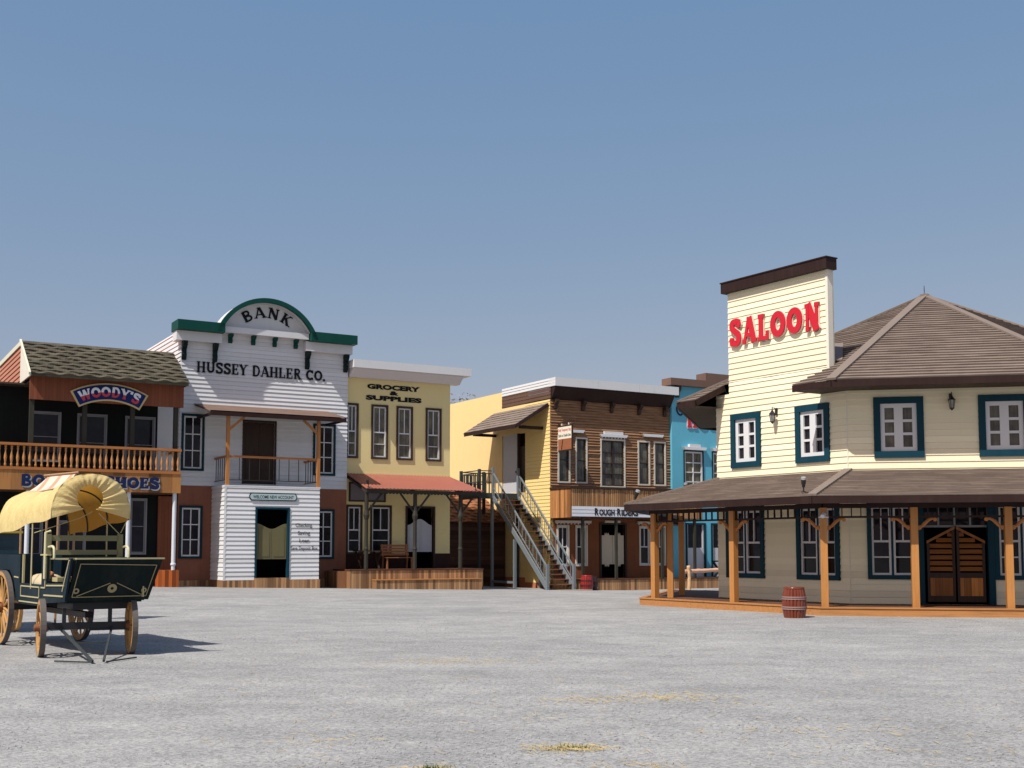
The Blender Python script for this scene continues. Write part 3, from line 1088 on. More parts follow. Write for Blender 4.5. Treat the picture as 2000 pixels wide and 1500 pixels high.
def bracket(mm, x, z1, h, w, d):
    """scrolled console: profile in depth and height"""
    p = [(F - d, z1), (F - d, z1 - h * 0.16), (F - d * 0.72, z1 - h * 0.34), (F - d * 0.42, z1 - h * 0.42), (F - d * 0.42, z1 - h * 0.6), (F - d * 0.52, z1 - h * 0.72), (F - d * 0.42, z1 - h * 0.9), (F - d * 0.2, z1 - h), (F + 0.02, z1 - h), (F + 0.02, z1)]
    mm.prism(p, x - w / 2, x + w / 2, 'x')
for x in (-1.22, -0.02, 3.76, 5.42):
    m = MB()
    bracket(m, x, 9.43, 0.72, 0.17, 0.30)
    m.build('bracket', blackgreen, t)
for x in (0.58, 1.50, 2.38, 3.26):
    m = MB()
    bracket(m, x, 9.87, 0.36, 0.15, 0.28)
    m.build('bracket', green, t)
m = MB()
slab_text(m, 'HUSSEY DAHLER CO.', -0.72, 4.56, 8.28, 0.42, F - 0.027, 0.03, T=.2, t=.085, sl=.07, sh=.07, gap=.04)
m.build('lettering', black, t)
m = MB()
slab_text(m, 'BANK', 0, 2.10, 0, 0.42, F - 0.14, 0.03, T=.2, t=.095, sl=.08, sh=.08, gap=.16, arc=(acx + 0.08, acz, 1.47))
m.build('lettering', black, t)
# balcony door
m = MB()
m.box(1.15, 2.53, F - 0.05, F + 0.02, 6.45, 6.53)
m.box(1.15, 1.22, F - 0.05, F + 0.02, 4.0, 6.45)
m.box(2.46, 2.53, F - 0.05, F + 0.02, 4.0, 6.45)
d = m.build('balcony_door', darkwood, t)
m = MB()
for a, b in ((1.22, 1.835), (1.845, 2.46)):
    m.box(a, b, F + 0.05, F + 0.09, 4.0, 6.45)
    for c, e in ((4.15, 4.55), (4.65, 5.05)):
        m.box(a + 0.1, b - 0.1, F + 0.03, F + 0.05, c, e)
    for zz in (5.15, 6.35):
        m.box(a + 0.06, b - 0.06, F + 0.03, F + 0.05, zz, zz + 0.06)
m.build('door_leaf', darkwood, d)
# canopy over the balcony
m = MB()
courses(m, (-0.70, -0.34, 6.60), (4.70, -0.34, 6.60), (-0.80, F, 7.05), (4.66, F, 7.05), 6, 0.012)
m.quad((-0.68, -0.3, 6.54), (4.68, -0.3, 6.54), (4.64, F, 6.99), (-0.78, F, 6.99))
m.prism([(-0.34, 6.56), (F, 7.01), (F, 7.05), (-0.34, 6.61)], -0.72, -0.70, 'x')
m.prism([(-0.34, 6.56), (F, 7.01), (F, 7.05), (-0.34, 6.61)], 4.68, 4.70, 'x')
cn = m.build('canopy', brownshingle, t)
m = MB()
m.box(-0.70, 4.70, -0.335, -0.28, 6.42, 6.57)
m.box(-0.66, -0.60, -0.28, F, 6.44, 6.54)
m.box(4.60, 4.66, -0.28, F, 6.44, 6.54)
m.build('canopy_edge', fascia, cn)
for x in (0.10, 3.70):
    m = MB()
    m.box(x - 0.06, x + 0.06, 0.03, 0.15, 3.84, 6.50)
    sgn = 1 if x < 1 else -1
    m.bar((x + sgn * 0.04, 0.09, 5.95), (x + sgn * 0.62, 0.09, 6.46), 0.07, 0.09)
    m.build('post', orange, t)
br = MB()
br.box(0.02, 3.78, 0.05, 0.14, 4.90, 4.98)
br.box(0.05, 0.13, 0.14, F, 4.90, 4.98)
br.box(3.68, 3.76, 0.14, F, 4.90, 4.98)
br_o = br.build('balcony_rail', orange_h, t)
m = MB()
m.box(0.1, 3.7, 0.075, 0.105, 4.04, 4.07)
for x in (0.08, 3.71):
    m.box(x - 0.015, x + 0.015, 0.15, F, 4.04, 4.07)
    for k in range(5):
        y = 0.42 + k * 0.27
        m.box(x - 0.012, x + 0.012, y - 0.012, y + 0.012, 4.07, 4.90)
for k in range(8):
    x = 0.56 + k * 0.39
    m.box(x - 0.012, x + 0.012, 0.078, 0.102, 4.07, 4.90)
m.build('rail_bars', iron, br_o)
# entrance box
m = MB()
siding(m, 0.0, 3.74, 0.28, 3.80, 0.0, [(1.18, 2.52, 0.36, 3.04)], 0.165, 0.028, 0.28)
m.M = Matrix.Translation((0, 0, 0)) @ Matrix.Rotation(R(-90), 4, 'Z')
siding(m, -F, 0.0, 0.28, 3.80, 0.0, (), 0.165, 0.028, 0.28)
m.M = None
m.box(3.58, 3.74, 0.17, F, 0.28, 3.8)
m.box(-0.03, 3.77, -0.03, F, 3.80, 3.85)
m.box(-0.028, 0.05, -0.028, -0.024, 0.28, 3.80)
m.build('entrance_porch', whiteboard, t)
m = MB()
m.box(-0.04, 1.16, -0.05, F, -0.3, 0.28)
m.box(2.54, 3.78, -0.05, F, -0.3, 0.28)
m.box(1.16, 2.54, -0.06, F, -0.3, 0.36)
m.build('plank_base', deckplank, t)
m = MB()
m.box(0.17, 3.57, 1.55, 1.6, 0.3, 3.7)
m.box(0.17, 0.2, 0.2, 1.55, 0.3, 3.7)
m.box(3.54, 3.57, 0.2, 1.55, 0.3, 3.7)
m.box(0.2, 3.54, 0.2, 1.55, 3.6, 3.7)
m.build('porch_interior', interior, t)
m = MB()
m.box(1.17, 1.24, -0.05, 0.15, 0.36, 3.04)
m.box(2.46, 2.53, -0.05, 0.15, 0.36, 3.04)
m.box(1.24, 2.46, -0.05, 0.15, 2.97, 3.04)
df = m.build('door_frame', teal, t)
def swing_leaf(mat, a, b, z0, zs, y, curve, parent):
    """swing door leaf with a shaped top edge"""
    mm = MB()
    n = 10
    top = [(a + (b - a) * k / n, zs + curve(k / n)) for k in range(n + 1)]
    mm.prism([(a, z0)] + top + [(b, z0)], y, y + 0.04)
    mm.prism([(a + 0.08, z0 + 0.1)] + [(a + 0.08 + (b - a - 0.16) * k / n, zs + curve(0.1 + 0.8 * k / n) - 0.12) for k in range(n + 1)] + [(b - 0.08, z0 + 0.1)], y - 0.012, y - 0.001)
    mm.build('swing_door', mat, parent)
dip = lambda s: -0.20 * (0.5 - 0.5 * math.cos(math.pi * s))
swing_leaf(olive, 1.26, 1.845, 1.07, 2.42, 0.05, dip, df)
swing_leaf(olive, 1.855, 2.44, 1.07, 2.42, 0.05, lambda s: dip(1 - s), df)
for s_, a, b, z, h in (('Checking', 2.77, 3.44, 2.30, 0.15), ('Saving', 2.86, 3.36, 2.00, 0.15), ('Loan', 2.93, 3.33, 1.71, 0.15), ('Save Deposit Box', 2.59, 3.68, 1.42, 0.145)):
    m = MB()
    sans_text(m, s_, a, b, z, h, -0.030, 0.006, 0.012)
    m.build('painted_lettering', paint('grey_letters', (0.035, 0.04, 0.05), 0.6, 0.1, 0.0), t, fix=False)
s = thing('welcome_sign', 'small pale green sign reading WELCOME NEW ACCOUNT, above the bank entrance', 'sign', ROW, (1.86, -0.05, 3.45))
def plaque(x0, x1, z0, z1, c):
    return [(x0, z0 + c), (x0, z1 - c), (x0 + c * 0.7, z1), (x1 - c * 0.7, z1), (x1, z1 - c), (x1, z0 + c), (x1 - c * 0.7, z0), (x0 + c * 0.7, z0)]
m = MB()
m.prism(plaque(0.92, 2.80, 3.29, 3.58, 0.09), -0.06, -0.03)
m.build('sign_edge', teal, s)
m = MB()
m.prism(plaque(0.955, 2.765, 3.325, 3.545, 0.075), -0.07, -0.061)
m.build('sign_board', palegreen, s)
m = MB()
sans_text(m, 'WELCOME NEW ACCOUNT', 1.06, 2.66, 3.37, 0.125, -0.07, 0.005, 0.01)
m.build('painted_lettering', teal, s, fix=False)

# ------------------------------------------------------------------ the grocery
t = thing('grocery_store', 'pale yellow grocery store with white cornice, red porch roof and plank deck', 'shop', ROW, (8.0, 0, -0.15))
G = 1.9
gw = [(5.40, 6.12, 5.20, 7.49), (6.70, 7.46, 5.20, 7.49), (7.85, 8.61, 5.20, 7.49), (9.22, 9.97, 5.20, 7.49), (5.62, 6.34, 1.24, 3.27), (6.69, 7.66, 1.24, 3.27)]
holes = []
for k, (a, b, c, d) in enumerate(gw):
    holes.append(window(t, max(a, 5.57), b, c, d, G, paint('dark_brown_trim', (0.055, 0.036, 0.022), 0.6, 0.15, 0.1), 0.085, metalwhite, 'tall', 0.055, gl=pane_g if k < 4 else pane))
gd = (8.36, 9.62, 0.62, 3.20)
m = MB()
wall(m, 5.57, 10.40, 4.55, 8.60, G, holes[:4])
m.box(10.25, 10.40, G + 0.16, 10, 4.55, 8.60)
m.box(5.57, 10.25, 9.8, 9.96, -0.3, 8.60)
m.box(5.57, 10.25, G + 0.17, 9.8, 8.3, 8.42)
m.box(5.57, 10.41, G - 0.012, G - 0.001, 4.55, 4.63)
m.build('wall', grocer, t)
m = MB()
siding(m, 5.57, 10.40, 1.26, 4.54, G, [holes[4], holes[5], gd], 0.17, 0.016, 1.26)
m.box(10.25, 10.40, G + 0.17, 10, 1.26, 4.54)
m.build('ground_floor_wall', grocer, t)
m = MB()
wall(m, 5.57, 10.41, -0.4, 1.25, G - 0.02, [gd])
m.box(10.25, 10.41, G + 0.15, 10, -0.4, 1.25)
m.build('wainscot', wainscot, t)
m = MB()
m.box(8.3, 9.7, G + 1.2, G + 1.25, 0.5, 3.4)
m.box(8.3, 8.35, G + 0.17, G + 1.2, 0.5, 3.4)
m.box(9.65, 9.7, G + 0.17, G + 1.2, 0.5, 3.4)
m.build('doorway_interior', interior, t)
m = MB()
m.box(8.30, 8.38, G - 0.06, G + 0.1, 0.62, 3.26)
m.box(9.60, 9.68, G - 0.06, G + 0.1, 0.62, 3.26)
m.box(8.38, 9.60, G - 0.06, G + 0.1, 3.18, 3.26)
df = m.build('door_frame', darkwood, t)
hump = lambda s: 0.26 * (0.5 - 0.5 * math.cos(math.pi * s))
swing_leaf(greydoor, 8.42, 8.985, 1.33, 2.46, G + 0.02, hump, df)
swing_leaf(greydoor, 8.995, 9.56, 1.33, 2.46, G + 0.02, lambda s: hump(1 - s), df)
m = MB()
prof2 = [(G + 0.1, 8.55), (G - 0.24, 8.55), (G - 0.30, 8.60), (G - 0.62, 8.86), (G - 0.62, 8.88), (G + 0.1, 8.88)]
m.prism(prof2, 5.62, 10.74, 'x')
m.build('cornice', white, t)
m = MB()
m.box(5.58, 11.02, G - 0.80, G + 0.5, 8.88, 9.21)
m.build('cornice_fascia', white, t)
for s_, a, b, z, h in (('GROCERY', 6.50, 8.93, 8.13, 0.19), ('&', 7.52, 7.93, 7.91, 0.165), ('SUPPLIES', 6.44, 9.02, 7.66, 0.185)):
    m = MB()
    sans_text(m, s_, a, b, z + 0.03, h, G - 0.002, 0.02, 0.052)
    sans_text(m, s_, a + 0.01, b + 0.01, z + 0.025, h, G - 0.002, 0.006, 0.052)
    m.build('lettering', black, t, fix=False)
# porch roof in ribbed sheet
m = MB()
nr = 66
def ribz(i):
    return 0.022 if i % 2 else 0.0
for i in range(nr):
    xa, xb = 5.60 + (10.92 - 5.60) * i / nr, 5.60 + (10.92 - 5.60) * (i + 1) / nr
    ua, ub = 5.60 + (10.40 - 5.60) * i / nr, 5.60 + (10.40 - 5.60) * (i + 1) / nr
    m.quad((xa, -0.24, 3.86 + ribz(i)), (xb, -0.24, 3.86 + ribz(i + 1)), (ub, G, 4.56 + ribz(i + 1)), (ua, G, 4.56 + ribz(i)))
    m.quad((xa, -0.24, 3.84 + ribz(i)), (xb, -0.24, 3.84 + ribz(i + 1)), (xb, -0.24, 3.86 + ribz(i + 1)), (xa, -0.24, 3.86 + ribz(i)))
m.quad((5.60, -0.235, 3.835), (10.92, -0.235, 3.835), (10.40, G, 4.53), (5.60, G, 4.53))
pr_ = m.build('porch_roof', redroof, t)
m = MB()
m.box(5.62, 10.86, -0.20, -0.12, 3.70, 3.82)
for k in range(34):
    x = 5.66 + k * 0.154
    m.prism([(x, 3.70), (x + 0.154, 3.70), (x + 0.115, 3.655), (x + 0.04, 3.655)], -0.185, -0.165)
for x in (5.68, 7.85, 9.93):
    m.bar((x, -0.12, 3.72), (x, G, 4.42), 0.08, 0.10)
m.build('porch_beam', greypost, pr_)
for x in (5.72, 7.85, 9.93):
    m = MB()
    m.lathe([(0.085, 0.62), (0.085, 1.40), (0.105, 1.45), (0.075, 1.55), (0.075, 2.60), (0.10, 2.68), (0.125, 2.80), (0.10, 2.92), (0.08, 3.0), (0.08, 3.72)], (x, 0.0, 0), 8, a0=R(22.5))
    if x > 6:
        m.bar((x - 0.06, 0, 2.95), (x - 0.65, 0, 3.68), 0.05, 0.07)
    m.bar((x + 0.06, 0, 2.95), (x + 0.65, 0, 3.68), 0.05, 0.07)
    m.build('post', greypost, t)
m = MB()
m.box(5.02, 10.95, -0.10, G - 0.03, -0.6, 0.60)
dk = m.build('deck', deckplank, t)
m = MB()
m.box(5.0, 10.97, -0.13, G - 0.03, 0.60, 0.645)
m.build('deck_boards', decktop, dk)
m = MB()
m.box(5.95, 10.66, -0.52, -0.11, -0.6, 0.215)
m.build('step', deckplank, dk)
m = MB()
m.box(5.93, 10.68, -0.55, -0.105, 0.215, 0.25)
m.build('step_board', deckedge, dk)
m = MB()
m.box(4.62, 5.0, 0.3, G - 0.05, -0.6, 0.58)
m.build('deck_end', deckside, dk)
s = thing('notice_board', 'dark grey framed board on the grocery wall under the left end of the red roof', 'sign', ROW, (6.55, G - 0.05, 3.8))
m = MB()
for q in ((5.72, 7.36, 4.14, 4.20), (5.72, 7.36, 3.40, 3.46), (5.72, 5.78, 3.46, 4.14), (7.30, 7.36, 3.46, 4.14)):
    m.box(q[0], q[1], G - 0.09, G - 0.02, q[2], q[3])
m.build('board_frame', darkwood, s)
m = MB()
m.box(5.78, 7.30, G - 0.06, G - 0.025, 3.46, 4.14)
m.build('board', paint('grey_board', (0.16, 0.15, 0.165), 0.6, 0.15, 0.1), s)

# bench and table on the deck
t = thing('slatted_bench', 'brown slatted wooden bench on the grocery deck beside the swing doors', 'bench', ROW, (7.55, 1.2, 0.645))
Z = 0.645
m = MB()
for k in range(4):
    m.box(6.95, 8.2, 0.82 + k * 0.115, 0.92 + k * 0.115, Z + 0.44, Z + 0.47)
m.build('seat', benchwood, t)
m = MB()
for k in range(4):
    m.box(6.95, 8.2, 1.31 + k * 0.02, 1.34 + k * 0.02, Z + 0.54 + k * 0.12, Z + 0.63 + k * 0.12)
m.build('backrest', benchwood, t)
for x in (7.02, 8.12):
    m = MB()
    m.bar((x, 0.86, Z), (x, 0.88, Z + 0.44), 0.06)
    m.build('leg', benchwood, t)
    m = MB()
    m.bar((x, 1.34, Z), (x, 1.30, Z + 0.5), 0.06)
    m.bar((x, 1.31, Z + 0.4), (x, 1.40, Z + 1.0), 0.05)
    m.build('leg', benchwood, t)
t = thing('wooden_table', 'dark wooden table on the grocery deck below the left windows', 'table', ROW, (6.25, 1.1, 0.645))
m = MB()
m.box(5.75, 6.75, 0.75, 1.45, Z + 0.70, Z + 0.75)
m.build('tabletop', darkwood, t)
for x in (5.85, 6.65):
    m = MB()
    m.bar((x, 0.82, Z), (x, 1.38, Z + 0.7), 0.07)
    m.build('leg', darkwood, t)
    m = MB()
    m.bar((x + 0.075, 1.38, Z), (x + 0.075, 0.82, Z + 0.7), 0.07)
    m.build('leg', darkwood, t)

# lean-to between the grocery and the next house
t = thing('lean_to_shed', 'dark lean-to shed with scalloped tile roof between the grocery and the staircase', 'shed', ROW, (13.0, 6.5, -0.3))
m = MB()
courses(m, (10.45, 5.7, 2.72), (15.42, 5.7, 2.72), (10.45, 8.6, 4.3), (15.42, 8.6, 4.3), 11, 0.05, 0.08, 0.6)
m.quad((10.45, 5.72, 2.68), (15.42, 5.72, 2.68), (15.42, 8.6, 4.26), (10.45, 8.6, 4.26))
m.build('roof', tile('red_brown_tile', (0.26, 0.105, 0.050), 0.4, 0.6), t)
m = MB()
m.box(10.45, 15.42, 5.9, 6.0, -0.5, 2.72)
m.box(10.45, 10.55, 6.0, 8.6, -0.5, 2.7)
m.box(15.32, 15.42, 6.0, 8.6, -0.5, 2.7)
m.box(10.45, 15.42, 8.6, 8.7, -0.5, 4.3)
m.build('wall', wood('shed_plank', (0.085, 0.040, 0.026), 'x', 0.7, 0.4, 0.2, 'z', 0.06), t)
# ------------------------------------------------------------------ the brown balcony house
t = thing('wooden_shop', 'dark brown log-sided building with pale metal parapet and slatted balcony, yellow side wall', 'shop', ROW, (18.5, 0.5, -0.36))
Q = 1.9
x0, x1 = 15.5, 22.28
uw = [(15.88, 16.56, 4.45, 6.58, 'half'), (16.84, 17.50, 4.45, 6.58, 'half'), (18.22, 19.64, 4.30, 6.58, 'eight'), (20.36, 21.08, 4.45, 6.58, 'half'), (21.30, 22.02, 4.45, 6.58, 'half')]
lw = [(15.84, 16.50, 0.66, 2.53), (16.84, 17.50, 0.66, 2.53), (20.42, 21.08, 0.66, 2.53), (21.30, 21.98, 0.66, 2.53)]
frame_w = paint('cream_frame', (0.60, 0.55, 0.46), 0.5, 0.08, 0.1)
hu = [window(t, a, b, c, d, Q - 0.03, frame_w, 0.075, darkwood, k, 0.06, gl=pane_c, proud=0.04) for a, b, c, d, k in uw]
hl = [window(t, a, b, c, d, Q, frame_w, 0.07, metalwhite, 'upper2', 0.05) for a, b, c, d in lw]
dr = (18.25, 19.62, 0.12, 2.62)
m = MB()
siding(m, x0, x1, 4.2, 8.27, Q, hu, 0.125, 0.055, 4.2, jit=0.35)
m.build('upper_wall', log, t)
m = MB()
wall(m, x0, x1, -0.6, 4.2, Q, hl + [dr])
m.build('ground_floor_wall', paint('brown_stucco', (0.21, 0.070, 0.026), 0.8, 0.3, 0.3, bmp=0.4), t)
# side wall: clapboard by the corner, plain plaster to the back
SM = Matrix.Translation((x0, Q, 0)) @ Matrix.Rotation(R(-90), 4, 'Z')     # x runs towards the viewer, back is -x
sd = (-4.42, -2.22, 4.10, 6.92)
m = MB()
m.M = SM
siding(m, -2.2, 0.0, -0.1, 8.25, 0.0, (), 0.165, 0.02, -0.1)
m.build('side_wall', yellow, t)
m = MB()
m.M = SM
wall(m, -13.0, -2.2, -0.5, 9.06, 0.0, [sd])
m.M = None
m.box(x0, x1, 14.9, 15.0, -0.5, 9.0)
m.box(x1 - 0.16, x1, Q + 0.17, 14.9, -0.5, 9.0)
m.box(x0 + 0.17, x1 - 0.17, Q + 0.17, 14.9, 8.5, 8.6)
m.build('plaster_wall', stucco, t)
m = MB()
m.M = SM
m.box(-13.0, -2.25, -0.02, -0.002, -0.5, 0.12)
m.box(-2.25, -0.0, -0.03, -0.0, -0.5, -0.1)
m.build('plinth', brick, t)
m = MB()
m.M = SM
m.box(-4.45, -2.15, 0.17, 0.2, 4.0, 7.0)
m.build('doorway_interior', interior, t)
m = MB()
m.M = SM
m.box(-4.38, -2.95, 0.03, 0.10, 4.10, 6.92)
d_ = m.build('side_door', paint('grey_white_door', (0.50, 0.50, 0.53), 0.5, 0.05, 0.08), t)
m = MB()
m.M = SM
m.box(-3.10, -3.06, -0.03, 0.03, 5.05, 5.15)
m.build('handle', iron, d_)
m = MB()
m.M = SM
m.box(-2.95, -2.86, -0.02, 0.12, 4.1, 6.92)
m.box(-2.86, -2.24, 0.10, 0.14, 4.1, 6.3)
m.build('door_screen', darkwood, t)
# parapet: brown cove, pale metal band, banded side return
m = MB()
m.prism([(Q + 0.1, 8.25), (Q - 0.06, 8.25), (Q - 0.12, 8.30), (Q - 0.42, 8.76), (Q - 0.42, 8.83), (Q + 0.1, 8.83)], x0 + 0.02, x1 + 0.02, 'x')
m.build('cornice', fascia, t)
m = MB()
xa = x0 - 0.02
for k in range(3):
    xb = xa + (22.52 - xa) / 3 * 1
    m.box(x0 - 0.02 + k * 2.345, x0 - 0.02 + (k + 1) * 2.345 - 0.012, Q - 0.50, Q + 0.05, 8.83, 9.22)
m.build('parapet_band', metalwhite, t)
m = MB()
m.M = SM
siding(m, -4.42, 0.46, 8.84, 9.22, -0.004, (), 0.13, 0.02, 8.84, backing=False)
m.M = None
m.box(x0, x0 + 0.12, Q + 0.05, Q + 4.42, 8.83, 9.20)
m.build('side_band', white, t)
m = MB()
m.M = SM
siding(m, -4.42, 0.08, 8.27, 8.83, -0.004, (), 0.165, 0.02, 8.29, backing=False)
m.build('side_cornice', brownboard, t)
for x in (15.75, 17.25, 18.85, 20.45, 21.95):
    m = MB()
    m.prism([(Q - 0.30, 8.26), (Q - 0.30, 8.14), (Q - 0.14, 8.02), (Q - 0.12, 7.84), (Q + 0.02, 7.80), (Q + 0.02, 8.26)], x - 0.08, x + 0.08, 'x')
    m.build('bracket', darkwood, t)
# window heads
m = MB()
for a, b in ((16.05, 17.30), (18.14, 19.74), (20.60, 21.85)):
    c = 6.66 if a == 18.14 else 6.78
    m.prism([(a + 0.08, c), (b - 0.08, c), (b, c + 0.13), (a, c + 0.13)], Q - 0.16, Q - 0.03)
m.box(18.40, 19.48, Q - 0.13, Q - 0.03, 6.79, 6.93)
for k in range(8):
    m.box(18.28 + k * 0.18, 18.34 + k * 0.18, Q - 0.10, Q - 0.05, 6.60, 6.655)
m.build('window_head', metalwhite, t)
m = MB()
for a, b in ((15.75, 17.65), (20.30, 22.10)):
    m.box(a, b, Q - 0.14, Q, 2.62, 2.74)
    for k in range(10):
        m.box(a + 0.05 + k * 0.19, a + 0.10 + k * 0.19, Q - 0.10, Q - 0.04, 2.56, 2.615)
m.box(18.45, 19.3, Q - 0.10, Q, 2.66, 2.76)
m.build('window_head', frame_w, t)
# entrance
m = MB()
m.box(18.1, 19.8, Q + 1.2, Q + 1.25, -0.1, 2.9)
m.box(18.1, 18.15, Q + 0.17, Q + 1.2, -0.1, 2.9)
m.box(19.75, 19.8, Q + 0.17, Q + 1.2, -0.1, 2.9)
m.build('doorway_interior', interior, t)
m = MB()
m.box(18.17, 18.27, Q - 0.05, Q + 0.1, 0.12, 2.66)
m.box(19.60, 19.70, Q - 0.05, Q + 0.1, 0.12, 2.66)
m.box(18.27, 19.60, Q - 0.05, Q + 0.1, 2.58, 2.66)
df = m.build('door_frame', darkwood, t)
def notched(a, b):
    w = b - a
    c = (a + b) / 2
    return [(a, 0.74), (c - 0.13, 0.74), (c - 0.10, 0.62), (c - 0.04, 0.70), (c, 0.62), (c + 0.04, 0.70), (c + 0.10, 0.62), (c + 0.13, 0.74), (b, 0.74),
            (b, 2.08), (c + 0.13, 2.08), (c + 0.10, 2.20), (c + 0.04, 2.12), (c, 2.20), (c - 0.04, 2.12), (c - 0.10, 2.20), (c - 0.13, 2.08), (a, 2.08)]
for a, b in ((18.30, 18.92), (18.94, 19.56)):
    m = MB()
    m.prism(notched(a, b), Q + 0.02, Q + 0.06)
    m.build('swing_door', paledoor, df)
# balcony
b_ = MB()
b_.box(15.55, 22.9, 0.24, Q, 2.84, 3.0)
bal = b_.build('balcony', decktop, t)
slats = MB()
n_s = 70
for k in range(n_s):
    x = 15.56 + k * (22.9 - 15.56) / n_s
    slats.box(x, x + 0.078, 0.19 + rnd.uniform(0, 0.016), 0.222, 3.34 if k < 49 else 2.86, 4.12 - rnd.uniform(0, 0.02))
slats.build('slat_panel', slat, bal)
m = MB()
m.box(15.52, 22.9, 0.226, 0.235, 2.85, 4.12)
m.build('slat_backing', darkwood, bal)
m = MB()
m.box(15.50, 15.55, 0.20, Q - 0.01, 2.84, 4.12)
m.build('side_panel', slat_y, bal)
m = MB()
m.box(15.46, 22.95, 0.15, 0.27, 4.12, 4.22)
m.box(15.46, 15.58, 0.27, Q - 0.01, 4.12, 4.22)
m.build('handrail', darkwood, bal)
for x in (16.22, 18.02, 20.6, 22.5):
    m = MB()
    m.box(x - 0.055, x + 0.055, 0.28, 0.39, 0.10, 2.84)
    m.build('post', greypost, t)
m = MB()
m.box(15.60, 24.0, 0.20, Q - 0.01, -0.8, 0.07)
dk = m.build('deck', deckplank, t)
m = MB()
m.box(15.58, 24.0, 0.17, Q - 0.01, 0.07, 0.11)
m.build('deck_boards', decktop, dk)
# canopy over the side door
m = MB()
E0, E1 = 13.92, 7.06
courses(m, (E0, 7.28, E1), (E0, 2.30, E1), (x0 - 0.03, 6.95, 8.10), (x0 - 0.03, 1.98, 8.10), 7, 0.03)
m.quad((E0 + 0.02, 7.2, E1 - 0.04), (E0 + 0.02, 2.34, E1 - 0.04), (x0 - 0.03, 2.0, 8.05), (x0 - 0.03, 6.9, 8.05))
cn = m.build('side_canopy', roofbrown, t)
m = MB()
m.box(E0 - 0.02, E0 + 0.02, 2.30, 7.28, E1 - 0.16, E1 - 0.005)
m.bar((E0, 2.28, E1 - 0.08), (x0 - 0.04, 1.98, 8.02), 0.05, 0.16)
m.bar((E0, 7.28, E1 - 0.08), (x0 - 0.04, 6.95, 8.02), 0.05, 0.16)
m.bar((E0 + 0.3, 2.5, 6.98), (x0 - 0.03, 2.5, 6.98), 0.10, 0.14)
m.bar((E0 + 0.3, 6.9, 6.98), (x0 - 0.03, 6.9, 6.98), 0.10, 0.14)
m.build('canopy_frame', fascia, cn)

# name board on the balcony
s = thing('long_sign', 'long white board sign reading ROUGH RIDERS across the slatted balcony', 'sign', ROW, (18.2, 0.15, 3.1))
m = MB()
siding(m, 15.56, 20.72, 2.88, 3.335, 0.19, (), 0.152, 0.012, 2.88, backing=False)
m.box(15.56, 20.72, 0.187, 0.197, 2.88, 3.335)
m.build('sign_board', paint('grey_white_board', (0.56, 0.58, 0.63), 0.5, 0.05, 0.05), s)
m = MB()
for w_, a, b, h in (('R', 16.76, 16.97, 0.32), ('OUGH', 17.00, 17.83, 0.27), ('R', 17.97, 18.18, 0.32), ('IDERS', 18.21, 19.13, 0.27)):
    sans_text(m, w_, a, b, 2.95, h, 0.172, 0.006, 0.035)
m.build('painted_lettering', black, s, fix=False)

# projecting sign
s = thing('hanging_sign', 'small white and brown board sign hanging from a bar beside the upper windows', 'sign', ROW, (15.92, 1.3, 6.3))
HM = Matrix.Translation((15.90, 1.86, 0)) @ Matrix.Rotation(R(-90), 4, 'Z')
m = MB()
m.M = HM
m.box(-0.02, 1.14, 0.0, 0.05, 6.42, 6.98)
m.build('sign_board', paint('cream_board', (0.74, 0.70, 0.58), 0.5, 0.05, 0.1), s)
m = MB()
m.M = HM
m.box(-0.02, 1.14, 0.002, 0.048, 5.92, 6.419)
m.build('lower_board', wood('sign_wood', (0.30, 0.115, 0.055), 'x', 0.6, 0.4), s)
m = MB()
m.M = HM
for q in ((-0.07, 1.19, 6.98, 7.03), (-0.07, 1.19, 5.87, 5.92), (-0.07, -0.02, 5.92, 6.98), (1.14, 1.19, 5.92, 6.98)):
    m.box(q[0], q[1], -0.012, 0.06, q[2], q[3])
m.bar((0.42, -0.004, 6.40), (0.30, -0.004, 5.95), 0.012, 0.05)
m.build('sign_frame', darkwood, s)
m = MB()
m.M = HM
for x in (0.28, 0.86):
    m.box(x, x + 0.06, 0.0, 0.05, 7.03, 7.13)
m.build('hanger', frame_w, s)
m = MB()
m.M = HM
m.box(-0.02, 1.3, 0.0, 0.06, 7.13, 7.20)
m.M = None
m.build('hanging_bar', darkwood, s)
m = MB()
sans_text(m, 'Daily Temporary Stay', 0.04, 1.09, 6.77, 0.13, 0.0, 0.006, 0.02, M=HM)
m.build('painted_lettering', paint('faded_red', (0.60, 0.16, 0.16), 0.5, 0.1, 0.1), s, fix=False)
m = MB()
sans_text(m, 'Single or Double Suite', 0.05, 1.08, 6.52, 0.13, 0.0, 0.006, 0.02, M=HM)
m.build('painted_lettering', paint('faded_black', (0.10, 0.13, 0.12), 0.5, 0.1, 0.1), s, fix=False)

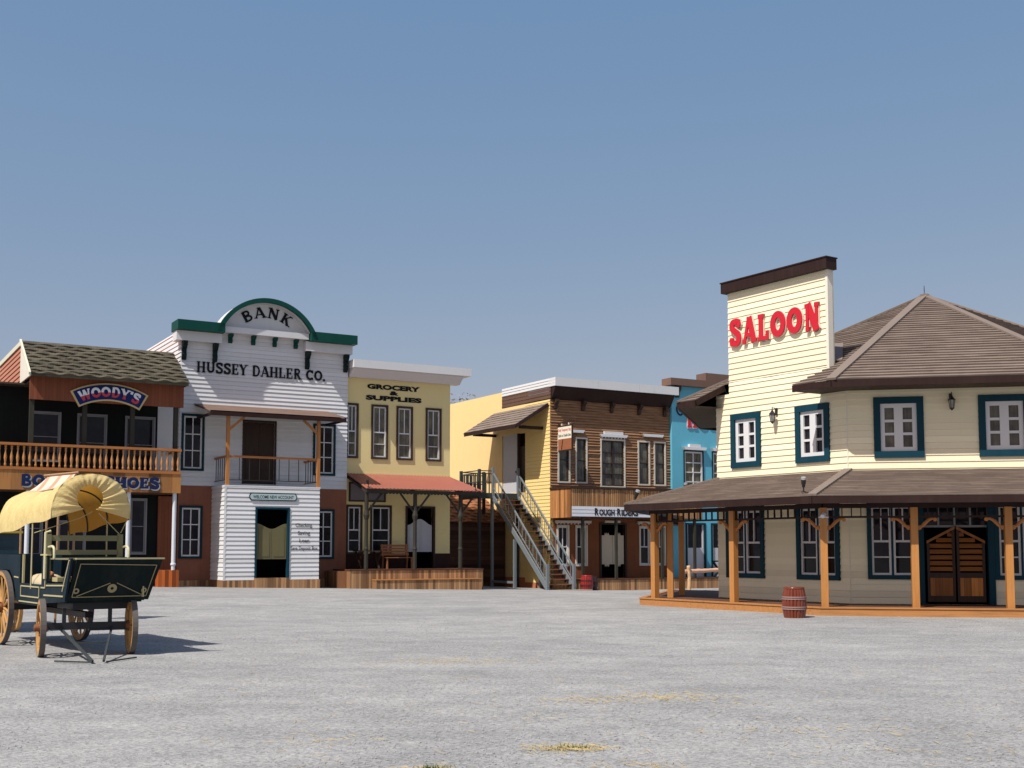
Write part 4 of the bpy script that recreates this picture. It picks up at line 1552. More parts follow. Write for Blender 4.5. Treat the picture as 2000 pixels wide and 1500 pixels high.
# ------------------------------------------------------------------ outside staircase
t = thing('outside_staircase', 'grey steel outside staircase with wooden treads climbing to the side door landing', 'staircase', ROW, (14.7, 2.5, -0.3))
B0, B1 = -0.22, 4.55
Zb, Zt = -0.28, 3.95
def sz(v):
    return Zb + (Zt - Zb) * (v - B0) / (B1 - B0)
for u in (14.02, 15.38):
    m = MB()
    m.bar((u, B0 - 0.02, sz(B0) + 0.03), (u, B1, sz(B1) - 0.12), 0.06, 0.22)
    m.build('stringer', steel, t)
nt_ = 19
for k in range(nt_):
    v = B0 + 0.12 + (B1 - B0 - 0.12) * k / nt_
    z = Zb + (Zt - Zb) * (k + 1) / (nt_ + 1)
    m = MB()
    m.box(14.055, 15.345, v - 0.03, v + 0.25, z - 0.035, z)
    m.build('tread', tread, t)
m = MB()
for k in range(nt_):
    v = B0 + 0.12 + (B1 - B0 - 0.12) * k / nt_
    z = Zb + (Zt - Zb) * (k + 1) / (nt_ + 1)
    for u in (14.06, 15.27):
        m.prism([(v, z - 0.036), (v + 0.22, z - 0.036), (v + 0.22, z - 0.14)], u, u + 0.07, 'x')
m.build('tread_bracket', steeldark, t)
for u in (14.02, 15.38):
    m = MB()
    m.bar((u, B0 + 0.05, sz(B0) + 0.98), (u, B1, sz(B1) + 1.02), 0.065, 0.055)
    m.bar((u, B0 + 0.05, sz(B0) + 0.36), (u, B1, sz(B1) + 0.36), 0.035, 0.035)
    hr = m.build('handrail', steel, t)
    m = MB()
    for k in range(15):
        v = B0 + 0.25 + k * (B1 - B0 - 0.3) / 14.5
        m.box(u - 0.014, u + 0.014, v - 0.014, v + 0.014, sz(v) + 0.37, sz(v) + 0.97)
    m.build('rail_bars', steel, hr)
    m = MB()
    m.box(u - 0.06, u + 0.06, B0 - 0.08, B0 + 0.04, -0.5, 0.80)
    m.build('newel_post', steel, t)
    m = MB()
    m.box(u - 0.06, u + 0.06, B1 - 0.04, B1 + 0.08, 3.8, 5.25)
    m.build('newel_post', steel, t)
m = MB()
m.box(13.30, 15.48, B1 + 0.0, 6.50, 3.95, 4.05)
m.box(13.26, 15.48, B1 - 0.02, B1 + 0.08, 3.78, 3.949)
m.box(13.26, 13.36, B1 + 0.08, 6.50, 3.78, 3.949)
m.build('landing', steeldark, t)
for (u, v, z0, z1, mm) in ((14.02, 4.66, -0.6, 3.78, steel), (13.32, 4.62, -0.6, 5.15, steeldark), (13.32, 6.44, -0.6, 5.15, steeldark), (14.02, 2.55, -0.6, 1.88, steel), (15.38, 2.55, -0.6, 1.88, steel), (15.38, 4.66, -0.6, 3.78, steeldark), (14.55, 6.44, -0.6, 5.15, steeldark)):
    m = MB()
    m.box(u - 0.06, u + 0.06, v - 0.06, v + 0.06, z0, z1)
    m.build('post', mm, t)
m = MB()
m.box(13.98, 14.06, 2.61, 4.60, -0.10, 0.0)
m.build('ground_beam', steel, t)
m = MB()
for (a, b) in (((13.32, 4.62), (14.02, 4.62)), ((13.32, 4.62), (13.32, 6.44)), ((13.32, 6.44), (14.55, 6.44))):
    for z in (5.08, 4.96, 4.55):
        m.bar((a[0], a[1], z), (b[0], b[1], z), 0.04, 0.045)
    L = math.dist(a, b)
    for k in range(1, int(L / 0.17)):
        s_ = k / int(L / 0.17)
        x, y = a[0] + (b[0] - a[0]) * s_, a[1] + (b[1] - a[1]) * s_
        m.box(x - 0.022, x + 0.022, y - 0.02, y + 0.02, 4.05, 4.95)
m.build('landing_rail', steeldark, t)

m = MB()
m.box(14.35, 16.0, -0.75, -0.45, -0.42, -0.295)
m.build('foot_board', wood('pale_board', (0.40, 0.33, 0.26), 'x', 0.7, 0.3), t)

# ------------------------------------------------------------------ the blue hotel
t = thing('blue_hotel', 'bright blue building with brown parapet and red HOTEL letters, behind the cream building', 'hotel', ROW, (25.0, 0.5, -0.4))
HY = 1.72
wins = [(22.98, 24.20, 4.1, 6.22), (24.74, 25.96, 4.1, 6.22), (26.5, 27.72, 4.1, 6.22)]
holes = [window(t, a, b, c, d, HY, navy, 0.05, white, 'eight', 0.08, gl=pane_g) for a, b, c, d in wins]
lowh = [(23.06, 24.30, -0.1, 2.70), (24.62, 25.9, -0.1, 2.70)]
m = MB()
wall(m, 22.30, 30.5, -0.6, 9.7, HY, holes + lowh)
m.box(22.30, 22.46, HY + 0.17, 12, -0.6, 9.3)
m.box(30.34, 30.5, HY + 0.17, 12, -0.6, 9.3)
m.box(22.3, 30.5, 12, 12.16, -0.6, 9.3)
m.box(22.46, 30.34, HY + 0.17, 12, 8.9, 9.0)
m.build('wall', blue, t)
m = MB()
m.box(22.02, 24.15, HY - 0.34, HY + 0.4, 9.32, 9.66)
m.box(24.15, 28.6, HY - 0.34, HY + 0.4, 9.32, 10.04)
m.box(28.6, 30.8, HY - 0.34, HY + 0.4, 9.32, 9.66)
m.build('cornice', hotelbrown, t)
for x in (22.62, 25.2, 27.8):
    m = MB()
    m.prism([(HY - 0.26, 9.32), (HY - 0.24, 9.14), (HY - 0.10, 8.98), (HY - 0.08, 8.76), (HY, 8.76), (HY, 9.32)], x - 0.1, x + 0.1, 'x')
    m.build('bracket', darkwood, t)
m = MB()
for a, b, c, d in wins:
    m.prism([(a - 0.02, d + 0.02), (b + 0.02, d + 0.02), (b + 0.10, d + 0.16), (a - 0.10, d + 0.16)], HY - 0.2, HY + 0.0)
    m.box(a + 0.28, b - 0.28, HY - 0.17, HY + 0.0, d + 0.161, d + 0.30)
m.build('window_head', white, t)
for a, b, c, d in lowh:
    m = MB()
    m.box(a, a + 0.10, HY - 0.03, HY + 0.1, c, d)
    m.box(b - 0.10, b, HY - 0.03, HY + 0.1, c, d)
    m.box(a + 0.1, b - 0.1, HY - 0.03, HY + 0.1, d - 0.08, d)
    df = m.build('doorway', navy, t)
    m = MB()
    xm = (a + b) / 2
    m.box(a + 0.1, b - 0.1, HY + 0.04, HY + 0.09, 0.10, 1.50)
    for q in ((a + 0.1, a + 0.18), (xm - 0.035, xm + 0.035), (b - 0.18, b - 0.1)):
        m.box(q[0], q[1], HY + 0.04, HY + 0.09, 1.501, 2.62)
    m.build('door_leaf', paint('grey_white_panel', (0.52, 0.53, 0.56), 0.5, 0.05, 0.08), df)
    m = MB()
    m.box(a + 0.1, b - 0.1, HY + 0.10, HY + 0.115, -0.1, 2.62)
    m.build('pane', pane, df)
m = MB()
slab_text(m, 'HOTEL', 23.22, 26.10, 7.34, 0.72, HY - 0.002, 0.02, T=.27, t=.15, sl=.05, sh=.12, fat=0.10)
m.build('lettering_edge', white, t)
m = MB()
slab_text(m, 'HOTEL', 23.22, 26.10, 7.34, 0.72, HY - 0.002, 0.05, T=.27, t=.15, sl=.05, sh=.12)
m.build('lettering', red, t)
m = MB()
sw = crv([(22.72, 8.42), (22.60, 8.25), (22.66, 8.02), (22.84, 7.92), (22.96, 8.05), (22.86, 8.18), (22.76, 8.10)])
tn = []
stroke_prism(m, sw, 0.075, 0.03, lambda x, z, d: (x, HY - 0.002 - d, z), tn)
m.build('painted_scroll', navyblue, t)
m = MB()
m.box(24.1, 30.5, 0.20, HY - 0.01, -0.8, 0.07)
dk = m.build('deck', deckplank, t)
m = MB()
m.box(24.1, 30.5, 0.17, HY - 0.01, 0.07, 0.11)
m.build('deck_boards', decktop, dk)

# dark cross-legged table on the hotel deck
t = thing('picnic_table', 'dark cross-legged table in front of the blue hotel doors', 'table', ROW, (24.9, 0.8, 0.11))
Z = 0.11
m = MB()
m.box(24.2, 25.9, 0.5, 1.2, Z + 0.72, Z + 0.78)
m.build('tabletop', navy, t)
for x in (24.4, 25.7):
    for a, b, o in ((-0.3, 0.3, 0.0), (0.3, -0.3, 0.085)):
        m = MB()
        m.bar((x + a, 0.85 + o, Z), (x + b, 0.85 + o, Z + 0.72), 0.08)
        m.build('leg', navy, t)

# log hitching rail
t = thing('hitching_rail', 'pale peeled log hitching rail with knotty posts in front of the blue hotel', 'hitching rail', ROW, (20.5, -2.0, -0.36))
def knotty(mm, pts, r, n=10, seed=1):
    rr = random.Random(seed)
    P, rs = [], []
    for a, b in zip(pts, pts[1:]):
        for k in range(8):
            s_ = k / 8
            P.append(Vector(a).lerp(Vector(b), s_) + Vector((rr.uniform(-.012, .012), rr.uniform(-.012, .012), rr.uniform(-.01, .01))))
            rs.append(r * rr.uniform(0.86, 1.12))
    P.append(Vector(pts[-1]))
    rs.append(r * 0.85)
    mm.tube(P, rs, n)
peeled = wood('peeled_log', (0.60, 0.38, 0.20), 'z', 0.7, 0.3)
peeled_h = wood('peeled_log_level', (0.62, 0.36, 0.24), 'x', 0.7, 0.3)
for k, u in enumerate((20.2, 22.6)):
    m = MB()
    knotty(m, [(u, -2.1, -0.6), (u + 0.02, -2.1, 0.1), (u - 0.02, -2.1, 0.72)], 0.085, 10, 3 + k)
    m.build('post', peeled, t, smooth=True)
m = MB()
knotty(m, [(19.75, -2.14, 0.44), (20.2, -2.0, 0.46), (21.5, -1.98, 0.50), (23.0, -2.0, 0.50)], 0.09, 10, 8)
m.build('rail', peeled_h, t, smooth=True)

# barrels
def barrel(name, label, frame, base, r, h, mat, hoopm):
    t = thing(name, label, 'barrel', frame, base)
    x, y, z = base
    n = 20
    m = MB()
    prof = []
    for k in range(11):
        s_ = k / 10
        prof.append((r * (0.80 + 0.20 * math.sin(math.pi * (0.06 + 0.88 * s_))), z + h * (0.0 + 0.93 * s_)))
    pts = []
    nn = n * 4
    for rr_, hh in prof:
        for k in range(nn):
            a = 2 * math.pi * k / nn
            g_ = 0.925 if k % 4 == 0 else 1.0
            pts.append((x + rr_ * g_ * math.cos(a), y + rr_ * g_ * math.sin(a), hh))
    fs = []
    for i in range(10):
        for k in range(nn):
            fs.append((i * nn + k, i * nn + (k + 1) % nn, (i + 1) * nn + (k + 1) % nn, (i + 1) * nn + k))
    fs.append(tuple(10 * nn + k for k in range(nn)))
    m.add(pts, fs)
    m.build('body', mat, t)
    m = MB()
    for f in (0.30, 0.36, 0.62, 0.68):
        q = r * (0.80 + 0.20 * math.sin(math.pi * (0.06 + 0.88 * f / 0.93)))
        m.lathe([(q, z + h * f - 0.012), (q + 0.012, z + h * f - 0.010), (q + 0.012, z + h * f + 0.010), (q, z + h * f + 0.012)], (x, y, 0), 32)
    m.build('hoop', hoopm, t, smooth=False)
    m = MB()
    q = r * 0.86
    m.lathe([(q * 0.90, z + h * 0.90), (q * 0.96, z + h * 0.935), (q * 0.98, z + h * 0.98), (q * 0.92, z + h), (q * 0.5, z + h * 1.005), (0.01, z + h * 1.005)], (x, y, 0), 28)
    m.build('lid', mat, t, smooth=True)
barrel_red = paint('red_barrel', (0.26, 0.014, 0.012), 0.28, 0.2, 0.1, streak=False, spec=0.6)
barrel_brown = paint('brown_barrel', (0.175, 0.034, 0.014), 0.25, 0.45, 0.3, spec=0.6)
hoopdark = paint('dark_hoop', (0.05, 0.018, 0.018), 0.35, 0.1, 0.0, spec=0.6)
hooppale = paint('pale_hoop', (0.30, 0.20, 0.19), 0.35, 0.1, 0.0, spec=0.6)
barrel('red_barrel', 'glossy red barrel at the foot of the outside staircase', ROW, (15.92, -0.42, -0.35), 0.285, 0.66, barrel_red, hoopdark)
barrel('brown_barrel', 'reddish brown barrel standing before the edge of the cream building\'s porch', FREE, (6.10, 25.95, -0.01), 0.262, 0.665, barrel_brown, hooppale)
barrel('dark_barrel', 'dark barrel half hidden behind the red one beside the staircase', ROW, (16.42, -0.12, -0.35), 0.24, 0.62, paint('black_barrel', (0.03, 0.010, 0.010), 0.35, 0.2, 0.1, spec=0.5), hoopdark)

# floodlights
def floodlight(label, frame, x, y, z, lean=0.15, silver_cap=True):
    t = thing('floodlight', label, 'floodlight', frame, (x, y, z), 'small floodlights on the roof edges')
    m = MB()
    m.lathe([(0.05, z), (0.05, z + 0.02), (0.016, z + 0.03), (0.016, z + 0.14)], (x, y, 0), 8)
    m.build('stand', iron, t)
    m = MB()
    a, b = Vector((x, y, z + 0.12)), Vector((x + lean * 0.6, y - 0.06, z + 0.29))
    m.tube([a, a.lerp(b, 0.35), a.lerp(b, 0.4), b], [0.035, 0.04, 0.052, 0.058], 10)
    m.build('housing', iron, t)
    if silver_cap:
        m = MB()
        d = (b - a).normalized()
        m.tube([b, b + d * 0.05], [0.06, 0.055], 10)
        m.build('lens', silver, t)
floodlight('black floodlight above the left end of the red porch roof', ROW, 5.72, -0.16, 3.90, -0.12, False)
floodlight('black floodlight at the right end of the red porch roof', ROW, 10.55, -0.16, 3.90, -0.12, False)
# ------------------------------------------------------------------ the saloon
t = thing('saloon_building', 'cream clapboard saloon with tall red-lettered false front, tiled octagonal roof and wraparound porch', 'saloon', SAL, (2.4, 1.0, 0))
LF, LC = 4.95, 4.44
S45 = LC * math.cos(R(45))
CM = Matrix.Rotation(R(-45), 4, 'Z')                                     # chamfer face: x runs -LC..0
LM = CM @ Matrix.Translation((-LC, 0, 0)) @ Matrix.Rotation(R(-49), 4, 'Z')    # left face: x runs -LF..0
DM = Matrix.Translation((LF, 0, 0)) @ Matrix.Rotation(R(45), 4, 'Z')     # right chamfer: x runs 0..LC
EM = DM @ Matrix.Translation((LC, 0, 0)) @ Matrix.Rotation(R(45), 4, 'Z')
OCT = [Vector((-S45 + LF * math.sin(R(4)), S45 + LF * math.cos(R(4)))), Vector((-S45, S45)), Vector((0, 0)), Vector((LF, 0)), Vector((LF + S45, S45)), Vector((LF + S45, S45 + LF)), Vector((LF, 2 * S45 + LF)), Vector((0, 2 * S45 + LF))]
CEN = Vector((LF / 2, S45 + LF / 2))
def octo(o):
    out = []
    for i, p in enumerate(OCT):
        a, b = OCT[i - 1], OCT[(i + 1) % 8]
        n1 = Vector(((p - a).y, -(p - a).x)).normalized()
        n2 = Vector(((b - p).y, -(b - p).x)).normalized()
        bis = (n1 + n2).normalized()
        out.append(p + bis * (o / bis.dot(n1)))
    return out
assert (octo(1.0)[2] - CEN).length > (OCT[2] - CEN).length
TOPZ = 5.60
fu = [(0.61, 1.75, 3.63, 5.08), (2.98, 4.13, 3.63, 5.08)]
cu_ = [(-3.87, -2.80, 3.60, 5.03), (-1.60, -0.52, 3.60, 5.03)]
fl = [(0.40, 1.54, 0.76, 2.58), (3.25, 4.45, 0.76, 2.58)]
cl = [(-4.10, -2.74, 0.72, 2.58), (-1.63, -0.28, 0.72, 2.58)]
HF = [window(t, a, b, c, d, -0.02, teal, 0.155, white, 'leaf3', 0.10, 2, gl=pane_c) for a, b, c, d in fu]
HC = [window(t, a, b, c, d, -0.02, teal, 0.15, white, 'leaf3', 0.095, 2, M=CM) for a, b, c, d in cu_]
HF += [window(t, a, b, c, d, -0.02, teal, 0.10, white, 'tall', 0.05, 2, gap=0.05) for a, b, c, d in fl]
HC += [window(t, a, b, c, d, -0.02, teal, 0.12, white, 'tall', 0.05, 2, M=CM, gap=0.05) for a, b, c, d in cl]
door_h = (1.66, 3.12, 0.18, 2.48)
BH = 0.152
m = MB()
siding(m, 0, LF, 0.10, TOPZ, 0, HF + [door_h], BH, 0.020, 0.18, gap=0.006)
m.M = CM
siding(m, -LC, 0, 0.10, TOPZ, 0, HC, BH, 0.020, 0.18, gap=0.006)
m.M = LM
siding(m, -LF, 0, 0.10, TOPZ, 0, (), BH, 0.020, 0.18, gap=0.006)
m.M = DM
siding(m, 0, LC, 0.10, TOPZ, 0, (), BH, 0.020, 0.18, gap=0.006)
m.M = EM
siding(m, 0, LF, 0.10, TOPZ, 0, (), BH, 0.020, 0.18, gap=0.006)
m.M = None
for a, b in ((5, 6), (6, 7), (7, 0)):
    p, q = OCT[a], OCT[b]
    m.quad((p.x, p.y, 0), (q.x, q.y, 0), (q.x, q.y, TOPZ), (p.x, p.y, TOPZ))
m.build('wall', cream, t)
m = MB()
for q, mm in ((OCT[2], 0), (OCT[3], 0), (OCT[1], 0)):
    m.box(q.x - 0.012, q.x + 0.012, q.y - 0.020, q.y + 0.0, 0.18, TOPZ - 0.3)
m.build('corner_strip', cream_trim, t)
m = MB()
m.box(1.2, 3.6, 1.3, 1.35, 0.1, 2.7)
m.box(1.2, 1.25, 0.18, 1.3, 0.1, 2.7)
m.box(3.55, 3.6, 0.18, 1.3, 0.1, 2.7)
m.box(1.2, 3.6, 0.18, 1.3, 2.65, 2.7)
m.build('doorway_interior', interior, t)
# false front
m = MB()
m.M = CM
siding(m, -3.95, -0.50, TOPZ, 8.36, 0, (), BH, 0.020, 0.18, gap=0.006)
m.box(-3.95, -0.50, 0.162, 0.20, TOPZ, 8.36)
m.build('false_front', cream, t)
m = MB()
m.M = CM
m.box(-0.56, -0.482, -0.030, 0.14, 5.80, 8.33)
m.build('false_front_trim', cream_trim, t)
m = MB()
m.M = CM
m.box(-4.06, -0.40, -0.16, 0.22, 8.32, 8.59)
m.box(-4.08, -0.38, -0.18, 0.24, 8.59, 8.62)
m.build('false_front_cap', fascia, t)
m = MB()
m.M = CM
slab_text(m, 'SALOON', -3.80, -0.70, 6.86, 0.69, -0.016, 0.05, T=.27, t=.15, sl=.045, sh=.15, gap=.17, fat=0.03)
m.build('lettering_edge', paint('pale_letter_edge', (0.72, 0.62, 0.52), 0.5, 0.05, 0.0), t)
m = MB()
m.M = CM
slab_text(m, 'SALOON', -3.80, -0.70, 6.86, 0.69, -0.016, 0.085, T=.27, t=.15, sl=.045, sh=.15, gap=.17)
m.build('lettering', red, t)

# main roof
ZE, ZA = 5.40, 8.62
APX = Vector((2.66, 5.55, ZA))
E1 = octo(1.0)
rf = MB()
NC = 36
for i in range(8):
    a, b = E1[i], E1[(i + 1) % 8]
    A3, B3 = Vector((a.x, a.y, ZE)), Vector((b.x, b.y, ZE))
    n = NC if i in (1, 2, 3, 0) else 8
    if i != 1:
        courses(rf, A3, B3, APX, APX, n, 0.040)
    else:
        # the eave stops either side of the false front
        ci = CM.inverted()
        ya = (ci @ APX).y
        tw = 1.0 / (ya + 1.0)
        zw = ZE + (ZA - ZE) * tw
        la, lb = A3.lerp(APX, tw), B3.lerp(APX, tw)
        ea, eb = CM @ Vector((-4.20, -1.0, ZE)), CM @ Vector((-0.78, -1.0, ZE))
        wa, wb = CM @ Vector((-4.10, 0.0, zw)), CM @ Vector((-0.50, 0.0, zw))
        k = max(3, round(n * tw))
        courses(rf, A3, ea, la, wa, k, 0.040)
        courses(rf, eb, B3, wb, lb, k, 0.040)
        wb2 = CM @ Vector((-0.36, 0.26, zw + 0.13))
        wa2 = CM @ Vector((-3.93, 0.26, zw + 0.13))
        courses(rf, la, lb, APX, APX, n - k, 0.040)
# saddle roof running back from the false front
rf.M = CM
courses(rf, (-0.42, 2.6, 5.92), (-0.42, 0.25, 5.92), (-2.15, 2.6, 6.86), (-2.15, 0.25, 6.86), 9, 0.025)
courses(rf, (-3.88, 0.25, 5.92), (-3.88, 2.6, 5.92), (-2.15, 0.25, 6.86), (-2.15, 2.6, 6.86), 9, 0.025)
rf.M = None
roof = rf.build('roof', roofbrown, t)
for i in range(8):
    m = MB()
    a = E1[i]
    p = Vector((a.x, a.y, ZE + 0.03))
    m.bar(p.lerp(APX, -0.004), APX + Vector((0, 0, 0.03)), 0.24, 0.05)
    m.build('hip_cap', hipbrown, roof)
m = MB()
m.M = CM
m.bar((-0.55, 0.30, 6.10), (-1.95, 2.0, 6.88), 0.30, 0.03)
m.build('valley_strip', hipbrown, roof)
m = MB()
m.lathe([(0.05, ZA), (0.03, ZA + 0.06), (0.012, ZA + 0.10), (0.008, ZA + 0.30)], (APX.x, APX.y, 0), 8)
m.build('finial', iron, roof)
m = MB()
for i in (0, 2, 3, 4, 5, 6, 7):
    a, b = E1[i], E1[(i + 1) % 8]
    m.bar((a.x, a.y, ZE - 0.085), (b.x, b.y, ZE - 0.085), 0.05, 0.16)
m.M = CM
xl = (ci @ Vector((E1[1].x, E1[1].y, 0))).x
xr = (ci @ Vector((E1[2].x, E1[2].y, 0))).x
m.bar((xl, -1.0, ZE - 0.085), (-4.20, -1.0, ZE - 0.085), 0.05, 0.16)
m.bar((-0.78, -1.0, ZE - 0.085), (xr, -1.0, ZE - 0.085), 0.05, 0.16)
m.bar((-4.20, -0.98, ZE - 0.08), (-4.10, -0.02, zw - 0.10), 0.04, 0.15)
m.bar((-0.78, -0.98, ZE - 0.08), (-0.50, -0.02, zw - 0.10), 0.04, 0.15)
m.M = None
m.build('fascia_board', fascia, roof)
m = MB()
a, b, c, d = E1[0], E1[1], OCT[1], OCT[0]
m.quad((a.x, a.y, ZE - 0.15), (b.x, b.y, ZE - 0.15), (c.x, c.y, ZE - 0.14), (d.x, d.y, ZE - 0.14))
m.build('soffit', soffit, roof)
m = MB()
for i in (2, 3, 4):
    a, b, c, d = E1[i], E1[(i + 1) % 8], OCT[(i + 1) % 8], OCT[i]
    m.quad((a.x, a.y, ZE - 0.15), (b.x, b.y, ZE - 0.15), (c.x, c.y, ZE - 0.14), (d.x, d.y, ZE - 0.14))
m.build('soffit', soffit, roof)
m = MB()
m.M = CM
m.quad((xl, -1.0, ZE - 0.15), (-4.2, -1.0, ZE - 0.15), (-4.2, 0, ZE - 0.14), (-LC, 0, ZE - 0.14))
m.build('soffit', soffit, roof)
m = MB()
m.M = CM
m.quad((-0.78, -1.0, ZE - 0.15), (xr, -1.0, ZE - 0.15), (0, 0, ZE - 0.14), (-0.78, 0, ZE - 0.14))
m.M = None
m.build('soffit', soffit, roof)

# porch
P1, PW = octo(2.35), OCT
ZP, ZPW = 2.64, 3.34
pm = MB()
for i in (0, 1, 2, 3):
    a, b, c, d = P1[i], P1[i + 1], PW[i + 1], PW[i]
    courses(pm, (a.x, a.y, ZP), (b.x, b.y, ZP), (d.x, d.y, ZPW), (c.x, c.y, ZPW), 17, 0.034)
    pm.quad((a.x, a.y, ZP - 0.05), (b.x, b.y, ZP - 0.05), (c.x, c.y, ZPW - 0.06), (d.x, d.y, ZPW - 0.06))
pr_ = pm.build('porch_roof', roofbrown, t)
for i in (1, 2, 3):
    m = MB()
    a, d = P1[i], PW[i]
    m.bar((a.x, a.y, ZP + 0.03), (d.x, d.y, ZPW + 0.03), 0.20, 0.05)
    m.build('hip_cap', hipbrown, pr_)
m = MB()
for i in (0, 1, 2, 3):
    a, b = P1[i], P1[i + 1]
    m.bar((a.x, a.y, ZP - 0.085), (b.x, b.y, ZP - 0.085), 0.05, 0.155)
PO = octo(1.7)
for i in (0, 1, 2, 3):
    a, b = PO[i], PO[i + 1]
    m.bar((a.x, a.y, 2.44), (b.x, b.y, 2.44), 0.10, 0.10)
m.build('fascia_board', fascia, pr_)
m = MB()
for i in (0, 1, 2, 3):
    a, b = PO[i], PO[i + 1]
    m.bar((a.x, a.y, 2.19), (b.x, b.y, 2.19), 0.05, 0.045)
    L = (b - a).length
    k = int(L / 0.205)
    for j in range(1, k):
        p = a.lerp(b, j / k)
        d = (b - a).normalized() * 0.022
        m.bar((p.x, p.y, 2.21), (p.x, p.y, 2.39), 0.045, 0.02, up=(d.x, d.y, 0))
m.build('frieze', fascia, pr_)
posts = []
cF, cL = PO[2], PO[1]
dF = Vector((1, 0))
dC = (PO[1] - PO[2]).normalized()
dL = (PO[0] - PO[1]).normalized()
for k in (1.95, 3.92, 6.0):
    posts.append((cF + dF * k, dF, 0, True))
posts.append((cF, dF, 0, True))
posts.append((cF + dC * 2.85, dC, -45, True))
posts.append((cL - dC * 0.14, dC, -45, True))
SI = SAL.m.inverted()
for wx, wy in ((4.23, 32.0), (4.79, 33.8)):
    q = SI @ Vector((wx, wy, 0))
    posts.append((Vector((q.x, q.y)), dL, -94, False))
def scroll(mm, p, d, sgn):
    """S-shaped bracket from the post up to the frieze rail"""
    pl = crv([(0.08, 1.86), (0.14, 1.84), (0.16, 1.90), (0.11, 1.93), (0.09, 1.95)], 4) + crv([(0.10, 1.93), (0.20, 2.00), (0.27, 2.08), (0.36, 2.14), (0.45, 2.165)], 5)
    for q in (crv([(0.075, 1.97), (0.17, 1.98), (0.24, 2.05), (0.33, 2.125), (0.46, 2.16)], 5),):
        pts = [Vector((p.x + d.x * sgn * a, p.y + d.y * sgn * a, z)) for a, z in q]
        w = [0.022 + 0.020 * math.sin(math.pi * i / (len(pts) - 1)) for i in range(len(pts))]
        mm.tube(pts, w, 6)
    for a, z, r_ in ((0.115, 1.945, 0.048), (0.45, 2.125, 0.042)):
        c = Vector((p.x + d.x * sgn * a, p.y + d.y * sgn * a, z))
        nrm = Vector((d.y, -d.x, 0)) * 0.025
        pts = [c - nrm, c + nrm]
        mm.tube(pts, r_, 12)
for p, d, ang, sc_ in posts:
    m = MB()
    m.M = Matrix.Translation((p.x, p.y, 0)) @ Matrix.Rotation(R(ang), 4, 'Z')
    m.box(-0.078, 0.078, -0.078, 0.078, 0.18, 2.40)
    po = m.build('post', porchpost, t)
    if sc_:
        m = MB()
        scroll(m, p, d, 1)
        scroll(m, p, d, -1)
        m.build('scroll_bracket', orange_h, po, smooth=False)
m = MB()
p = cF
m.tube([(p.x, p.y - 0.08, 2.22), (p.x, p.y - 0.14, 2.24), (p.x - 0.03, p.y - 0.2, 2.2)], [0.05, 0.06, 0.05], 8)
m.box(p.x - 0.11, p.x + 0.11, p.y - 0.12, p.y - 0.08, 2.17, 2.20)
m.build('porch_lamp', pipewhite, t)
D1 = octo(2.0)
m = MB()
for i in (0, 1, 2, 3):
    a, b, c, d = D1[i], D1[i + 1], PW[i + 1], PW[i]
    m.quad((a.x, a.y, 0.18), (b.x, b.y, 0.18), (c.x, c.y, 0.18), (d.x, d.y, 0.18))
dk = m.build('deck', decktop, t)
m = MB()
D2, D3 = octo(2.02), octo(1.86)
for i in (0, 1, 2, 3):
    for (u, v), (z0, z1) in (((D2, D3), (0.16, 0.192)), ((D1, D3), (-0.2, 0.155))):
        a, b, c, d = u[i], u[i + 1], v[i + 1], v[i]
        m.quad((a.x, a.y, z1), (b.x, b.y, z1), (c.x, c.y, z1), (d.x, d.y, z1))
        m.quad((a.x, a.y, z0), (b.x, b.y, z0), (b.x, b.y, z1), (a.x, a.y, z1))
        m.quad((a.x, a.y, z0), (d.x, d.y, z0), (c.x, c.y, z0), (b.x, b.y, z0))
m.build('deck_edge', deckedge, dk)

